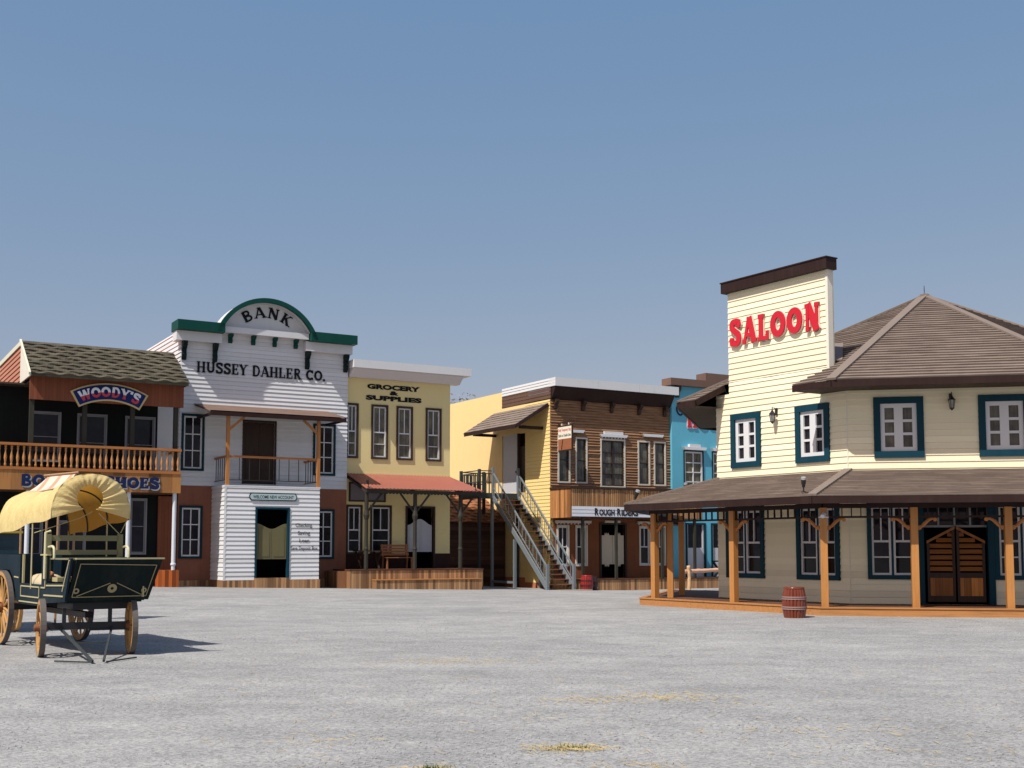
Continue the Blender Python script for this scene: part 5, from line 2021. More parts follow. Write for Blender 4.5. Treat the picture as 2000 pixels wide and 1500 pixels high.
# entrance: dark frame, louvred bat-wing doors
m = MB()
m.box(1.53, 1.68, -0.075, 0.12, 0.185, 2.56)
m.box(3.10, 3.245, -0.075, 0.12, 0.185, 2.56)
m.box(1.68, 3.10, -0.07, 0.12, 2.44, 2.56)
df = m.build('door_frame', teal, t)
m = MB()
m.box(1.68, 3.10, 0.10, 0.13, 2.0, 2.44)
m.build('transom_pane', pane, df)
m = MB()
m.box(1.68, 3.10, 0.05, 0.10, 1.98, 2.03)
for x in (2.03, 2.39, 2.74):
    m.box(x - 0.02, x + 0.02, 0.05, 0.10, 2.03, 2.44)
m.build('transom_bars', greyframe, df)
for a, b, za, zb in ((1.75, 2.375, 1.62, 1.96), (2.415, 3.04, 1.96, 1.62)):
    m = MB()
    zt = lambda x: za + (zb - za) * (x - a) / (b - a)
    for x0_, x1_ in ((a, a + 0.06), (b - 0.06, b)):
        m.prism([(x0_, 0.24), (x1_, 0.24), (x1_, zt(x1_)), (x0_, zt(x0_))], 0.0, 0.06)
    m.box(a + 0.06, b - 0.06, 0.0, 0.06, 0.24, 0.38)
    m.box(a + 0.06, b - 0.06, 0.0, 0.06, 0.80, 0.92)
    dl = m.build('swing_door', darkwood, df)
    m = MB()
    m.prism([(a - 0.005, zt(a) - 0.02), (b + 0.005, zt(b) - 0.02), (b + 0.005, zt(b) + 0.045), (a - 0.005, zt(a) + 0.045)], -0.012, 0.05)
    for k in range(7):
        z = 0.97 + k * 0.135
        x0_, x1_ = a + 0.06, b - 0.06
        if z + 0.07 > min(zt(x0_), zt(x1_)):
            f = (z + 0.09 - za) / (zb - za)
            if f >= 0.95:
                continue
            if zb > za:
                x0_ = max(x0_, a + (b - a) * f)
            else:
                x1_ = min(x1_, a + (b - a) * f)
        m.quad((x0_, -0.004, z), (x1_, -0.004, z), (x1_, 0.045, z + 0.085), (x0_, 0.045, z + 0.085))
        m.quad((x0_, -0.004, z), (x1_, -0.004, z), (x1_, 0.01, z - 0.012), (x0_, 0.01, z - 0.012))
    m.build('louvre_slats', wood('louvre_wood', (0.30, 0.120, 0.038), 'x', 0.5, 0.35), dl)
    m = MB()
    m.box(a + 0.06, b - 0.06, 0.012, 0.04, 0.381, 0.799)
    m.build('door_panel', wood('door_panel_wood', (0.50, 0.20, 0.045), 'z', 0.5, 0.4, 0.16, 'x', 0.04), dl)

# wall lanterns
def lantern(label, M):
    P = lambda x, y, z: M @ Vector((x, y, z))
    base = P(0, 0, 0)
    t = thing('wall_lantern', label, 'lantern', SAL, base, 'lanterns on the cream wall')
    m = MB()
    m.M = M
    m.box(-0.035, 0.035, -0.04, 0.0, 0.02, 0.20)
    m.tube([(0, -0.03, 0.14), (0, -0.10, 0.20), (0, -0.17, 0.19), (0, -0.17, 0.12)], 0.011, 6)
    m.build('wall_arm', iron, t)
    m = MB()
    m.M = M
    m.lathe([(0.012, 0.17), (0.018, 0.13), (0.045, 0.09), (0.085, 0.045), (0.088, 0.03), (0.02, 0.03)], (0, -0.17, 0), 6)
    for k in range(6):
        a = 2 * math.pi * k / 6
        m.bar((0.075 * math.cos(a), -0.17 + 0.075 * math.sin(a), 0.03), (0.048 * math.cos(a), -0.17 + 0.048 * math.sin(a), -0.16), 0.010)
    m.lathe([(0.055, -0.155), (0.05, -0.175), (0.02, -0.20), (0.005, -0.22)], (0, -0.17, 0), 6)
    m.lathe([(0.006, 0.17), (0.014, 0.19), (0.004, 0.23)], (0, -0.17, 0), 6)
    m.build('lantern_frame', iron, t)
    m = MB()
    m.M = M
    m.lathe([(0.066, 0.028), (0.043, -0.154)], (0, -0.17, 0), 6)
    m.build('lantern_glass', lampglass, t)
lantern('black wall lantern between the two windows beside the red lettering', CM @ Matrix.Translation((-2.24, -0.01, 4.86)))
lantern('black wall lantern between the two upper windows above the saloon doors', Matrix.Translation((2.37, -0.01, 4.93)))
e = P1[1].lerp(PW[1], 0.06)
floodlight('black floodlight at the left tip of the brown porch roof', SAL, e.x + 0.12, e.y, ZP + 0.05, 0.12)
e = P1[2].lerp(PW[2], 0.12)
floodlight('black floodlight beside the hip of the brown porch roof', SAL, e.x - 0.28, e.y + 0.1, ZP + 0.10, 0.0)
e = P1[1].lerp(P1[0], 0.55).lerp(PW[1].lerp(PW[0], 0.55), 0.5)
floodlight('black floodlight on the far slope of the brown porch roof', SAL, e.x, e.y, ZP + 0.42, 0.0)
# ------------------------------------------------------------------ covered wagon
wgreen = paint('wagon_green', (0.0045, 0.0115, 0.0125), 0.5, 0.3, 0.2, spec=0.15)
wblue = paint('wagon_blue', (0.008, 0.020, 0.031), 0.5, 0.3, 0.2, spec=0.18)
wcream = paint('wagon_cream', (0.42, 0.38, 0.20), 0.5, 0.1, 0.15)
wline = paint('wagon_line', (0.34, 0.28, 0.15), 0.5, 0.1, 0.1)
wwheel = wood('wheel_wood', (0.50, 0.275, 0.095), 'z', 0.5, 0.3)
tyre = paint('iron_tyre', (0.11, 0.10, 0.095), 0.5, 0.2, 0.2)
wiron = paint('wagon_iron', (0.012, 0.014, 0.017), 0.45, 0.15, 0.1, spec=0.4)
ropem = paint('rope', (0.42, 0.38, 0.22), 0.8, 0.1, 0.1)

def canvas_mat():
    m, nt, b = nmat('canvas')
    n1 = noise(nt, objco(nt, (1.5, 4, 4)), 1.5, 5)
    n2 = noise(nt, objco(nt), 140, 2)
    c = ramp(nt, n1, [(0.3, (0.68, 0.55, 0.24)), (0.7, (0.79, 0.66, 0.32))])
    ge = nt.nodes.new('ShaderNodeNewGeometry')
    c = mixc(nt, ge.outputs['Backfacing'], (0.40, 0.215, 0.055), c)      # inner side coloured orange-brown to stand for sun glowing through the cloth
    nt.links.new(c, b.inputs['Base Color'])
    b.inputs['Roughness'].default_value = 0.9
    b.inputs['Specular IOR Level'].default_value = 0.1
    wv = noise(nt, objco(nt, (2, 5, 3)), 2.0, 4)
    bump(nt, b, mth(nt, 'ADD', mth(nt, 'MULTIPLY', wv, 3.0), mth(nt, 'MULTIPLY', n2, 0.2)), 0.5, 0.02)
    tr = nt.nodes.new('ShaderNodeBsdfTranslucent')
    tr.inputs['Color'].default_value = (0.72, 0.36, 0.05, 1)
    mx = nt.nodes.new('ShaderNodeMixShader')
    mx.inputs[0].default_value = 0.28
    nt.links.new(b.outputs[0], mx.inputs[1])
    nt.links.new(tr.outputs[0], mx.inputs[2])
    nt.links.new(mx.outputs[0], nt.nodes['Material Output'].inputs['Surface'])
    return m
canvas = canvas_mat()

t = thing('covered_wagon', 'dark green covered wagon with cream canvas hood and yellow spoked wheels', 'wagon', WAG, (0, 1.0, 0))
TM = Matrix.Translation((-0.15, -0.33, 0)) @ Matrix.Rotation(R(-11), 4, 'Z')     # the steering front truck
def wheel(x, y, r, nsp, M=None):
    m = MB()
    m.M = M
    w = 0.035
    m.lathe([(r - 0.075, -w), (r - 0.012, -w), (r - 0.012, w), (r - 0.075, w), (r - 0.075, -w)], (x, y, r), 40, 'x')
    wh = m.build('wheel', wwheel, t)
    m = MB()
    m.M = M
    m.lathe([(r - 0.012, -w - 0.004), (r, -w - 0.002), (r, w + 0.002), (r - 0.012, w + 0.004), (r - 0.012, -w - 0.004)], (x, y, r), 40, 'x')
    m.build('tyre', tyre, wh)
    m = MB()
    m.M = M
    for k in range(nsp):
        a = 2 * math.pi * (k + 0.3) / nsp
        dx = 0.02 * (1 if x > 0 else -1)
        m.tube([(x - dx, y + 0.06 * math.cos(a), r + 0.06 * math.sin(a)), (x, y + (r - 0.07) * math.cos(a), r + (r - 0.07) * math.sin(a))], [0.020, 0.015], 6)
    m.build('spokes', wwheel, wh)
    m = MB()
    m.M = M
    s_ = 1 if x > 0 else -1
    m.lathe([(0.025, s_ * 0.095), (0.045, s_ * 0.09), (0.055, s_ * 0.03), (0.085, 0.025), (0.085, -0.025), (0.06, -s_ * 0.08), (0.03, -s_ * 0.09)], (x, y, r), 14, 'x')
    m.build('hub', wood('hub_wood', (0.20, 0.075, 0.025), 'x', 0.6, 0.4), wh)
wheel(-0.60, 0, 0.40, 12, TM)
wheel(0.60, 0, 0.40, 12, TM)
wheel(-0.60, 2.45, 0.575, 14)
wheel(0.62, 2.45, 0.575, 14)
m = MB()
m.M = TM
m.box(-0.54, 0.56, -0.045, 0.045, 0.37, 0.46)
m.box(0.02, 0.56, -0.055, 0.055, 0.345, 0.369)
m.build('axle', wiron, t)
m = MB()
m.box(-0.54, 0.56, 2.40, 2.50, 0.53, 0.63)
m.build('axle', wiron, t)
m = MB()
m.box(-0.38, 0.38, -0.42, 0.30, 0.64, 0.74)
m.M = TM
m.box(0.28, 0.33, -0.03, 0.03, 0.46, 0.66)
m.box(-0.33, -0.28, -0.03, 0.03, 0.46, 0.66)
m.M = None
m.box(-0.42, 0.42, 1.9, 3.0, 0.68, 0.735)
m.box(-0.06, 0.06, 0.05, 2.4, 0.50, 0.58)
m.build('undercarriage', wiron, t)
m = MB()
m.M = TM
tip = Vector((-0.02, -1.32, 0.03))
m.bar((-0.36, -0.03, 0.39), tip + Vector((-0.05, 0, 0)), 0.028, 0.034)
m.bar((0.33, -0.03, 0.39), tip + Vector((0.09, 0.02, 0)), 0.028, 0.034)
m.bar((-0.205, -0.66, 0.22), (0.20, -0.66, 0.22), 0.02, 0.025)
m.bar((-0.125, -1.0, 0.12), (0.13, -1.0, 0.12), 0.014, 0.016)
m.bar(tip + Vector((-0.06, -0.02, -0.01)), (-0.50, -0.95, 0.02), 0.018, 0.02)
m.bar(tip + Vector((0.12, -0.01, -0.01)), (0.55, -0.85, 0.02), 0.016, 0.018)
m.build('drawbar', steeldark, t)
# box of the wagon
SX = 0.52
m = MB()
m.box(-SX, SX, -0.60, 3.7, 0.74, 0.80)
m.build('floor', wgreen, t)
m = MB()
# left and right side boards
for s_ in (-1, 1):
    x0_, x1_ = sorted((s_ * SX, s_ * (SX + 0.03)))
    if s_ < 0:
        m.prism([(-0.62, 0.76), (0.52, 0.70), (0.52, 1.39), (0.26, 1.39), (0.26, 1.0), (-0.66, 1.02)], x0_, x1_, 'x')
        m.prism([(-0.62, 0.78), (-0.50, 1.02), (-0.76, 1.36), (-0.86, 1.36)], x0_ - 0.004, x1_ - 0.004, 'x')
        m.prism([(0.521, 0.66), (1.66, 0.66), (1.66, 0.97), (0.521, 0.97)], x0_, x1_, 'x')
        m.prism([(1.661, 0.66), (1.80, 0.70), (2.0, 1.0), (2.25, 1.16), (2.65, 1.16), (2.9, 1.0), (3.1, 0.74), (3.7, 0.74), (3.7, 1.40), (1.661, 1.40)], x0_, x1_, 'x')
    else:
        m.prism([(-0.62, 0.76), (3.7, 0.72), (3.7, 1.40), (1.66, 1.40), (1.60, 1.37), (-0.86, 1.36)], x0_, x1_, 'x')
m.box(-SX, SX, 3.67, 3.70, 0.80, 1.40)
m.build('body_side', wblue, t)
m = MB()
m.box(SX - 0.022, SX - 0.002, -0.70, 0.50, 0.81, 1.33)
m.build('lining', wcream, t)
m = MB()
m.box(-SX + 0.002, -SX + 0.03, 1.62, 1.72, 0.80, 1.40)
m.build('door_post', wcream, t)
m = MB()
m.box(-SX + 0.05, SX - 0.03, 0.02, 0.48, 1.02, 1.08)
m.box(-SX + 0.05, SX - 0.03, 0.44, 0.48, 0.81, 1.019)
m.build('seat', wcream, t)
m = MB()
for a, b in (((-0.60, 0.985), (0.24, 0.965)), ((0.30, 1.36), (0.30, 0.93)), ((0.30, 0.93), (0.50, 0.93)), ((-0.52, 0.90), (-0.80, 1.33))):
    m.bar((-SX - 0.04, a[0], a[1]), (-SX - 0.04, b[0], b[1]), 0.010, 0.020)
for a, b in (((0.60, 0.93), (1.56, 0.93)), ((0.60, 0.78), (1.56, 0.78)), ((0.60, 0.78), (0.60, 0.93)), ((1.56, 0.78), (1.56, 0.93)), ((0.56, 0.70), (1.64, 0.70)), ((1.70, 1.05), (1.95, 1.06))):
    m.bar((-SX - 0.037, a[0], a[1]), (-SX - 0.037, b[0], b[1]), 0.010, 0.018)
m.bar((-SX - 0.037, -0.55, 0.835), (-SX - 0.037, 0.36, 0.825), 0.010, 0.022)
m.bar((-SX - 0.02, 0.2, 1.40), (-SX - 0.02, 0.54, 1.40), 0.06, 0.02)
m.build('trim_lines', wcream, t)
# raked front panel with painted scroll work
BL, BRr, TR, TL = Vector((-0.53, -0.62, 0.77)), Vector((0.61, -0.62, 0.77)), Vector((0.72, -0.86, 1.34)), Vector((-0.47, -0.86, 1.34))
nr_ = (BRr - BL).cross(TL - BL).normalized()
if nr_.y > 0:
    nr_ = -nr_
m = MB()
pts = [BL, BRr, TR, TL]
m.add([p for p in pts] + [p - nr_ * 0.03 for p in pts], [(0, 1, 2, 3), (7, 6, 5, 4), (0, 4, 5, 1), (1, 5, 6, 2), (2, 6, 7, 3), (3, 7, 4, 0)])
fp = m.build('front_panel', wgreen, t)
def onp(s_, q, d=0.006):
    a, b = BL.lerp(BRr, s_), TL.lerp(TR, s_)
    return a.lerp(b, q) + nr_ * d
m = MB()
for a, b in (((0.05, 0.10), (0.95, 0.10)), ((0.95, 0.10), (0.95, 0.86)), ((0.95, 0.86), (0.05, 0.90)), ((0.05, 0.90), (0.05, 0.10)), ((0.10, 0.12), (0.46, 0.43)), ((0.54, 0.43), (0.90, 0.12))):
    m.bar(onp(*a), onp(*b), 0.010, 0.010, up=nr_)
for s_, q, ro_, ri_ in ((0.08, 0.25, 0.042, 0.020), (0.50, 0.30, 0.066, 0.022), (0.90, 0.24, 0.040, 0.018)):
    c = onp(s_, q, 0.010)
    ex = (BRr - BL).normalized()
    ey = nr_.cross(ex).normalized()
    n = 24
    P = []
    for rr_, d in ((ri_, 0.0), (ro_, 0.0)):
        P += [c + (ex * math.cos(2 * math.pi * k / n) + ey * math.sin(2 * math.pi * k / n)) * rr_ for k in range(n)]
    m.add(P, [(k, (k + 1) % n, n + (k + 1) % n, n + k) for k in range(n)])
m.build('scroll_lines', wline, fp)
m = MB()
m.bar(TL + Vector((-0.02, 0, 0.012)), TR + Vector((0.02, 0, 0.012)), 0.05, 0.022)
m.build('top_edge', wcream, fp)
# seat back and arms
seat = MB()
for x in (-0.53, 0.50):
    seat.box(x - 0.035, x + 0.035, 0.27, 0.33, 1.06, 1.70)
seat.box(-0.50, 0.47, 0.285, 0.315, 1.60, 1.68)
seat.box(-0.50, 0.47, 0.285, 0.315, 1.40, 1.47)
seat.box(-0.52, 0.52, -0.82, 0.27, 1.335, 1.355)
sb = seat.build('seat_back', paint('seat_olive', (0.20, 0.19, 0.10), 0.5, 0.1, 0.1), t)
m = MB()
for x in (-0.53, 0.53):
    m.tube(crv([(0.28, 1.51), (0.10, 1.52), (0.02, 1.49), (0.0, 1.42), (0.0, 1.35)], 5) and [Vector((x, a, z)) for a, z in crv([(0.28, 1.51), (0.10, 1.52), (0.02, 1.49), (0.0, 1.42), (0.0, 1.35)], 5)], 0.018, 8)
m.tube([(-0.57, 0.30, 1.06), (-0.57, 0.30, 1.72), (-0.50, 0.30, 1.74)], 0.02, 8)
m.build('arm_rail', paint('pale_arm', (0.55, 0.52, 0.32), 0.5, 0.1, 0.1), sb)
# hood
def hood_z(y):
    f = y / 3.0
    return 2.575 - 0.62 * f + 0.46 * f * f + 0.02 * math.sin(y * 5)
def hood_pt(y, a, out=0.0):
    zb = 1.93 - 0.075 * y - 0.02 * math.sin(y * 4)
    zt = hood_z(y)
    c, s_ = math.cos(a), math.sin(a)
    return Vector(((0.57 + out) * (abs(c) ** 0.9) * (1 if c >= 0 else -1), y, zb + (zt + out - zb) * (max(0, s_) ** 0.80)))
m = MB()
NA, NY = 30, 26
rows = []
for j in range(NY + 1):
    y = 0.08 + 2.95 * j / NY
    rows.append([hood_pt(y, math.pi * k / NA, 0.010 * math.sin(j * 1.7 + k * 0.9) * math.sin(math.pi * k / NA)) for k in range(NA + 1)])
allp = [p for r_ in rows for p in r_]
fs = []
for j in range(NY):
    for k in range(NA):
        a = j * (NA + 1) + k
        fs.append((a, a + 1, a + NA + 2, a + NA + 1))
m.add(allp, fs)
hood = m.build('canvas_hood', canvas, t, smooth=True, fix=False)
m = MB()
NP = 96
NRAD = 7
P = []
for k in range(NP + 1):
    a = math.pi * k / NP
    o = hood_pt(0.085, a, 0.004)
    bb = R(-62 + 304 * k / NP)
    ic = Vector((-0.03 + 0.185 * math.cos(bb), 0.06, 2.215 + 0.18 * math.sin(bb)))
    for j in range(NRAD + 1):
        s_ = j / NRAD
        q = o.lerp(ic, s_)
        q.y += -0.035 * math.sin(math.pi * s_) + 0.012 * math.sin(k * 1.31) * (0.15 + s_) + 0.006 * math.sin(k * 0.6 + 1)
        P.append(q)
fs = []
for k in range(NP):
    for j in range(NRAD):
        a = k * (NRAD + 1) + j
        fs.append((a, a + 1, a + NRAD + 2, a + NRAD + 1))
m.add(P, fs)
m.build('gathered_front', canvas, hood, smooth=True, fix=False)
m = MB()
for y in (0.10, 1.05, 2.0, 2.98):
    m.tube([hood_pt(y, math.pi * k / 24, -0.018) for k in range(25)], 0.012, 6)
m.build('hood_bow', wiron, hood)
m = MB()
for x in (-0.55, 0.55):
    for y in (1.05, 2.98):
        m.tube([(x, y, 0.9), (x, y, 1.95)], 0.012, 6)
m.tube([(0.54, 0.10, 1.93), (0.50, 0.28, 1.72)], 0.007, 5)
m.tube([(0.12, 0.12, 2.0), (0.50, 0.30, 1.69)], 0.007, 5)
m.tube([(-0.55, 0.95, 1.72), (-0.1, 0.3, 1.93), (0.02, 0.12, 2.02)], 0.006, 5)
m.build('hood_rope', ropem, hood)

# sack on the wagon floor
t = thing('grain_sack', 'pale cloth sack lying on the floor of the covered wagon', 'sack', WAG, (-0.25, 1.1, 0.97))
m = MB()
bmx = bmesh.new()
bmesh.ops.create_uvsphere(bmx, u_segments=20, v_segments=12, radius=1.0)
rr = random.Random(4)
vs = []
for v in bmx.verts:
    x, y, z = v.co
    q = lambda c, e: (abs(c) ** e) * (1 if c >= 0 else -1)
    k = 1 + 0.08 * math.sin(5 * x + 3 * y) * math.cos(4 * z)
    vs.append((-0.30 + 0.20 * q(x, 0.7) * k, 1.08 + 0.42 * q(y, 0.7) * k, 0.80 + 0.16 + 0.155 * q(z, 0.75) * k))
m.add(vs, [tuple(v.index for v in f.verts) for f in bmx.faces])
bmx.free()
m.build('sack_body', paint('sack_cloth', (0.48, 0.41, 0.27), 0.9, 0.1, 0.2, streak=False, bmp=0.5), t, smooth=True)
m = MB()
m.lathe([(0.02, 1.03), (0.05, 1.06), (0.06, 1.10), (0.05, 1.145), (0.01, 1.16)], (-0.38, 0.70, 0), 12)
m.build('sack_knot', paint('sack_knot', (0.50, 0.24, 0.13), 0.8, 0.1, 0.1, streak=False), t, smooth=True)

# coach behind the wagon, cut by the left edge of the picture
CO = Frame(-9.42, 20.95, 37)
t = thing('stage_coach', 'dark teal coach with yellow roof edge behind the covered wagon, at the left edge', 'coach', CO, (0, 0, 0))
m = MB()
m.box(-0.75, 0.75, 0.0, 2.6, 0.85, 1.76)
m.prism([(0.15, 0.62), (2.45, 0.62), (2.6, 0.849), (0.0, 0.849)], -0.70, 0.70, 'x')
for k in range(4):
    m.box(-0.755, 0.755, -0.012, 2.612, 0.98 + k * 0.18, 1.10 + k * 0.18)
m.build('body', paint('coach_teal', (0.010, 0.040, 0.058), 0.35, 0.2, 0.1, spec=0.5), t)
m = MB()
m.box(-0.80, 0.80, -0.06, 2.66, 1.76, 1.80)
m.box(-0.77, 0.77, -0.02, 2.62, 0.85, 0.875)
m.build('roof_edge', paint('coach_yellow', (0.48, 0.34, 0.05), 0.5, 0.1, 0.1), t)
for x in (-0.8, 0.8):
    for y, r in ((0.3, 0.42), (2.3, 0.55)):
        m = MB()
        m.lathe([(r - 0.07, -0.03), (r, -0.03), (r, 0.03), (r - 0.07, 0.03), (r - 0.07, -0.03)], (x, y, r), 30, 'x')
        for k in range(12):
            a = 2 * math.pi * k / 12
            m.bar((x, y, r), (x, y + (r - 0.05) * math.cos(a), r + (r - 0.05) * math.sin(a)), 0.025)
        m.build('wheel', wwheel, t)
m = MB()
m.box(-0.75, 0.75, 0.25, 0.35, 0.38, 0.46)
m.box(-0.75, 0.75, 2.25, 2.35, 0.51, 0.59)
m.box(-0.05, 0.05, 0.35, 2.25, 0.55, 0.619)
m.build('undercarriage', wiron, t)

# pale awning on poles behind the hood
t = thing('striped_awning', 'pale pink striped awning with a pole along its top, behind the wagon hood', 'awning', FREE, (-9.4, 24.3, 0))
LL, LR, UR, UL = Vector((-9.86, 24.0, 2.56)), Vector((-9.12, 24.0, 2.70)), Vector((-9.05, 24.7, 3.03)), Vector((-9.62, 24.7, 2.97))
m = MB()
N = 12
nn_ = (LR - LL).cross(UL - LL).normalized()
for i in range(N):
    for j in range(4):
        def pt(a, b):
            p = LL.lerp(LR, a).lerp(UL.lerp(UR, a), b)
            return p + nn_ * (0.02 * math.sin(a * 17) * (1 - b) - 0.03 * math.sin(math.pi * b))
        m.quad(pt(i / N, j / 4), pt((i + 1) / N, j / 4), pt((i + 1) / N, (j + 1) / 4), pt(i / N, (j + 1) / 4))
am = nmat('awning_cloth')
nt = am[1]
sp = nt.nodes.new('ShaderNodeSeparateXYZ')
nt.links.new(objco(nt, (1, 1, 1)), sp.inputs[0])
fr = mth(nt, 'FRACT', mth(nt, 'MULTIPLY', sp.outputs[0], 4.2))
nt.links.new(mixc(nt, mth(nt, 'LESS_THAN', fr, 0.3), (0.62, 0.50, 0.41), (0.50, 0.28, 0.17)), am[2].inputs['Base Color'])
am[2].inputs['Roughness'].default_value = 0.9
m.build('cloth', am[0], t, smooth=False, fix=False)
m = MB()
m.tube([UL + Vector((-0.08, 0, 0.02)), UR + Vector((0.06, 0, 0.03))], 0.025, 8)
m.tube([LL, LR], 0.016, 8)
for p in (LL, LR, UL, UR):
    m.tube([(p.x, p.y, -0.05), (p.x, p.y, p.z)], 0.025, 8)
m.build('pole', wood('awning_pole', (0.36, 0.22, 0.12), 'z', 0.6, 0.3), t)

# ------------------------------------------------------------------ small things on the ground
def scatter(name, mat, n, fn, label=None, cat=None):
    m = MB()
    for i in range(n):
        fn(m, i)
    o = m.build(name, mat, None, fix=False)
    o['kind'] = 'stuff'
    if label:
        o['label'] = label
        o['category'] = cat
    return o
rg = random.Random(11)
def pebble(m, i):
    y = 7.4 + 15 * rg.random() ** 1.8
    x = rg.uniform(-0.47, 0.47) * (y + 1.0)
    r = rg.choice((0.004, 0.005, 0.006, 0.008, 0.011)) * rg.uniform(0.8, 1.3)
    z = ground_z(x, y) + r * 0.35
    a = rg.uniform(0, 3)
    c, s_ = math.cos(a) * r, math.sin(a) * r
    m.add([(x + c, y + s_, z), (x - s_, y + c, z), (x - c * 0.9, y - s_, z), (x + s_, y - c * 0.8, z), (x, y, z + r * 0.7)], [(0, 1, 4), (1, 2, 4), (2, 3, 4), (3, 0, 4)])
stone = paint('pebble', (0.29, 0.29, 0.30), 0.9, 0.4, 0.1, streak=False)
def pebble_far(m, i):
    if i < 26000:
        return pebble(m, i)
    y = rg.uniform(18, 41)
    x = rg.uniform(-0.30, 0.45) * y
    q = ROWI @ Vector((x, y, 0))
    if q.y > -0.7 or (q.y > -3 and q.x > 14):
        return
    if (SAL.m.inverted() @ Vector((x, y, 0))).y > -2.2 and x > 2.5:
        return
    r = rg.uniform(0.010, 0.024)
    z = ground_z(x, y) + r * 0.2
    m.add([(x + r, y, z), (x, y + r, z), (x - r * 0.9, y, z), (x, y - r * 0.8, z), (x, y, z + r * 0.8)], [(0, 1, 4), (1, 2, 4), (2, 3, 4), (3, 0, 4)])
scatter('gravel_stones', stone, 27500, pebble_far, 'loose grey gravel stones spread over the yard', 'gravel')

patches = []
def gp(px, py):
    """spot on the yard seen at this point of the photograph"""
    y = 2330 * 1.5 / (py - 1070)
    return ((px - 1000) / 2330 * y, y)
for px, py, rx, ry, n in ((890, 1290, 1.1, 0.5, 240), (1290, 1358, 0.7, 0.35, 260), (1150, 1364, 0.5, 0.25, 110), (1110, 1455, 0.28, 0.14, 330), (845, 1496, 0.25, 0.10, 160), (640, 1440, 0.5, 0.2, 40), (1500, 1420, 0.7, 0.3, 70), (1060, 1395, 0.4, 0.2, 50), (1720, 1420, 0.6, 0.3, 50), (1880, 1465, 0.7, 0.3, 60), (1250, 1490, 0.4, 0.2, 60), (960, 1320, 1.0, 0.5, 60), (1580, 1450, 0.6, 0.3, 40)):
    x, y = gp(px, py)
    patches.append((x, y, rx, ry, n, px))
st_list = []
for x, y, rx, ry, n, px_ in patches:
    for k in range(int(n * (0.7 if 1100 < px_ < 1330 or px_ < 900 else 0.3))):
        st_list.append((x + rg.gauss(0, rx * 0.5), y + rg.gauss(0, ry * 0.6)))
for k in range(450):
    y = 7.5 + 20 * rg.random() ** 1.5
    st_list.append((rg.uniform(-0.3, 0.47) * y, y))
def straw(m, i):
    x, y = st_list[i]
    z = ground_z(x, y) + 0.004 + rg.random() * 0.012
    a = rg.uniform(0, math.pi)
    l = rg.uniform(0.02, 0.075)
    w = 0.0016 + 0.0012 * rg.random()
    dx, dy = math.cos(a) * l, math.sin(a) * l
    nx, ny = -math.sin(a) * w, math.cos(a) * w
    t_ = rg.uniform(0, 0.014)
    m.add([(x - dx - nx, y - dy - ny, z), (x + dx - nx, y + dy - ny, z + t_), (x + dx + nx, y + dy + ny, z + t_), (x - dx + nx, y - dy + ny, z), (x, y, z + t_ / 2 + w * 1.4)], [(0, 1, 4), (1, 2, 4), (2, 3, 4), (3, 0, 4)])
strawm = paint('straw', (0.44, 0.355, 0.18), 0.8, 0.3, 0.1, streak=False)
scatter('straw_litter', strawm, len(st_list), straw, 'loose yellow straw scattered over the gravel yard', 'straw')

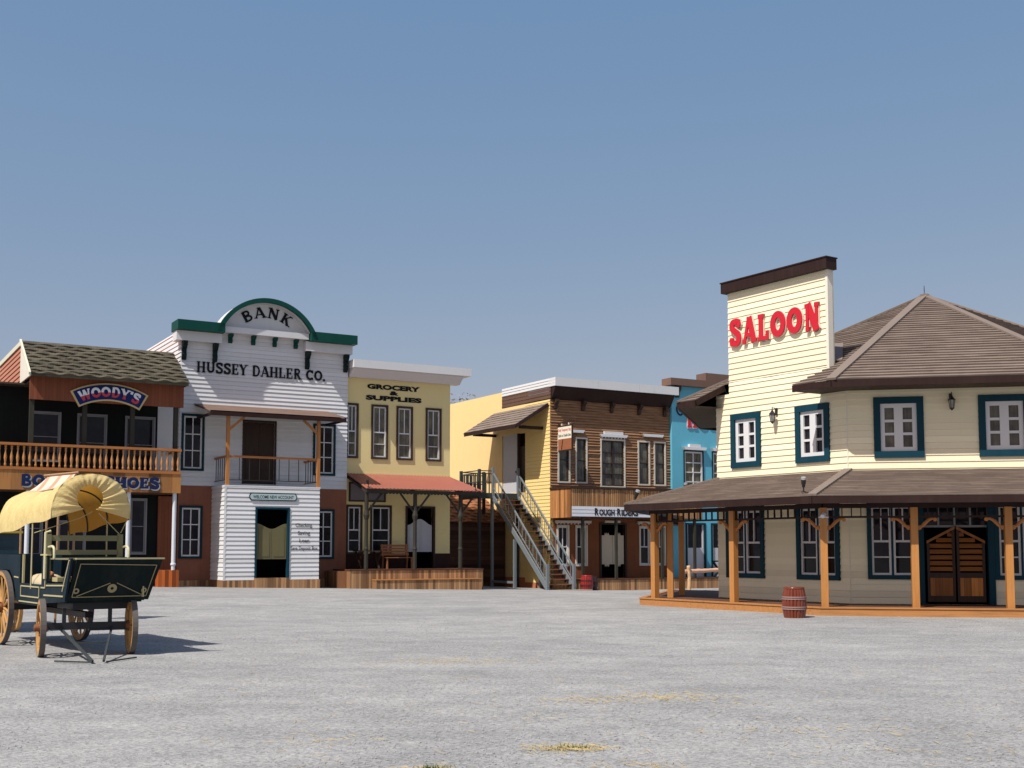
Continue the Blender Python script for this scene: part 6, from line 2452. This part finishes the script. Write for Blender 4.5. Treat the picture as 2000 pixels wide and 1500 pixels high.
def tuft(label, px, py, n, rx, ry, h):
    x, y = gp(px, py)
    z = ground_z(x, y)
    t = thing('grass_tuft', label, 'grass tuft', FREE, (x, y, z), 'dry grass tufts in the gravel')
    for nm, mt, k in (('green_blades', paint('green_blade', (0.085, 0.105, 0.025), 0.7, 0.3, 0.0, streak=False), n), ('dry_blades', paint('dry_blade', (0.42, 0.33, 0.11), 0.8, 0.25, 0.0, streak=False), n)):
        m = MB()
        for i in range(k):
            bx, by = x + rg.gauss(0, rx), y + rg.gauss(0, ry)
            a = rg.uniform(0, 2 * math.pi)
            hh = h * rg.uniform(0.3, 1.0) * (0.55 if nm == 'dry_blades' else 1)
            lean = rg.uniform(0.3, 1.6) * hh
            w = 0.003
            dx, dy = math.cos(a), math.sin(a)
            m.add([(bx - dy * w, by + dx * w, z), (bx + dy * w, by - dx * w, z), (bx + dx * lean * 0.5 + dy * w * 0.7, by + dy * lean * 0.5 - dx * w * 0.7, z + hh * 0.7), (bx + dx * lean * 0.5 - dy * w * 0.7, by + dy * lean * 0.5 + dx * w * 0.7, z + hh * 0.7), (bx + dx * lean, by + dy * lean, z + hh * 0.8)], [(0, 1, 2, 3), (3, 2, 4)])
        m.build(nm, mt, t, fix=False)
tuft('dry green and yellow grass tuft lying in the gravel right of centre', 1115, 1455, 120, 0.075, 0.03, 0.05)
tuft('dry green grass tuft cut by the bottom edge of the picture', 848, 1497, 130, 0.06, 0.03, 0.06)

# distant bare tree between the grocery and the yellow wall
t = thing('distant_tree', 'hazy bare tree top far behind the yellow plaster wall', 'tree', FREE, (-7.2, 140, 0))
m = MB()
rt = random.Random(5)
tips = []
def limb(p, d, l, r, depth):
    q = p + d * l
    m.tube([p, q], [r, r * 0.65], 5)
    if depth == 0:
        tips.append(q)
        return
    for k in range(3):
        nd = (d + Vector((rt.uniform(-.8, .8), rt.uniform(-.8, .8), rt.uniform(-.1, .5)))).normalized()
        limb(q, nd, l * rt.uniform(0.6, 0.8), r * 0.6, depth - 1)
limb(Vector((-6.8, 140, -1.6)), Vector((0, 0, 1)), 6.5, 0.30, 5)
m.build('trunk', paint('hazed_bark', (0.30, 0.29, 0.30), 0.9, 0.2, 0.0, streak=False), t)  # distance haze painted in as a paler grey bark
m = MB()
for q in tips:
    for k in range(16):
        c = q + Vector((rt.gauss(0, .7), rt.gauss(0, .7), rt.gauss(0, .5)))
        a = Vector((rt.gauss(0, .1), rt.gauss(0, .1), rt.gauss(0, .1)))
        b = Vector((rt.gauss(0, .1), rt.gauss(0, .1), rt.gauss(0, .1)))
        m.quad(c, c + a, c + a + b, c + b)
m.build('crown', paint('hazed_leaf', (0.30, 0.285, 0.285), 0.9, 0.2, 0.0, streak=False), t, fix=False)  # same painted haze in the leaf colour
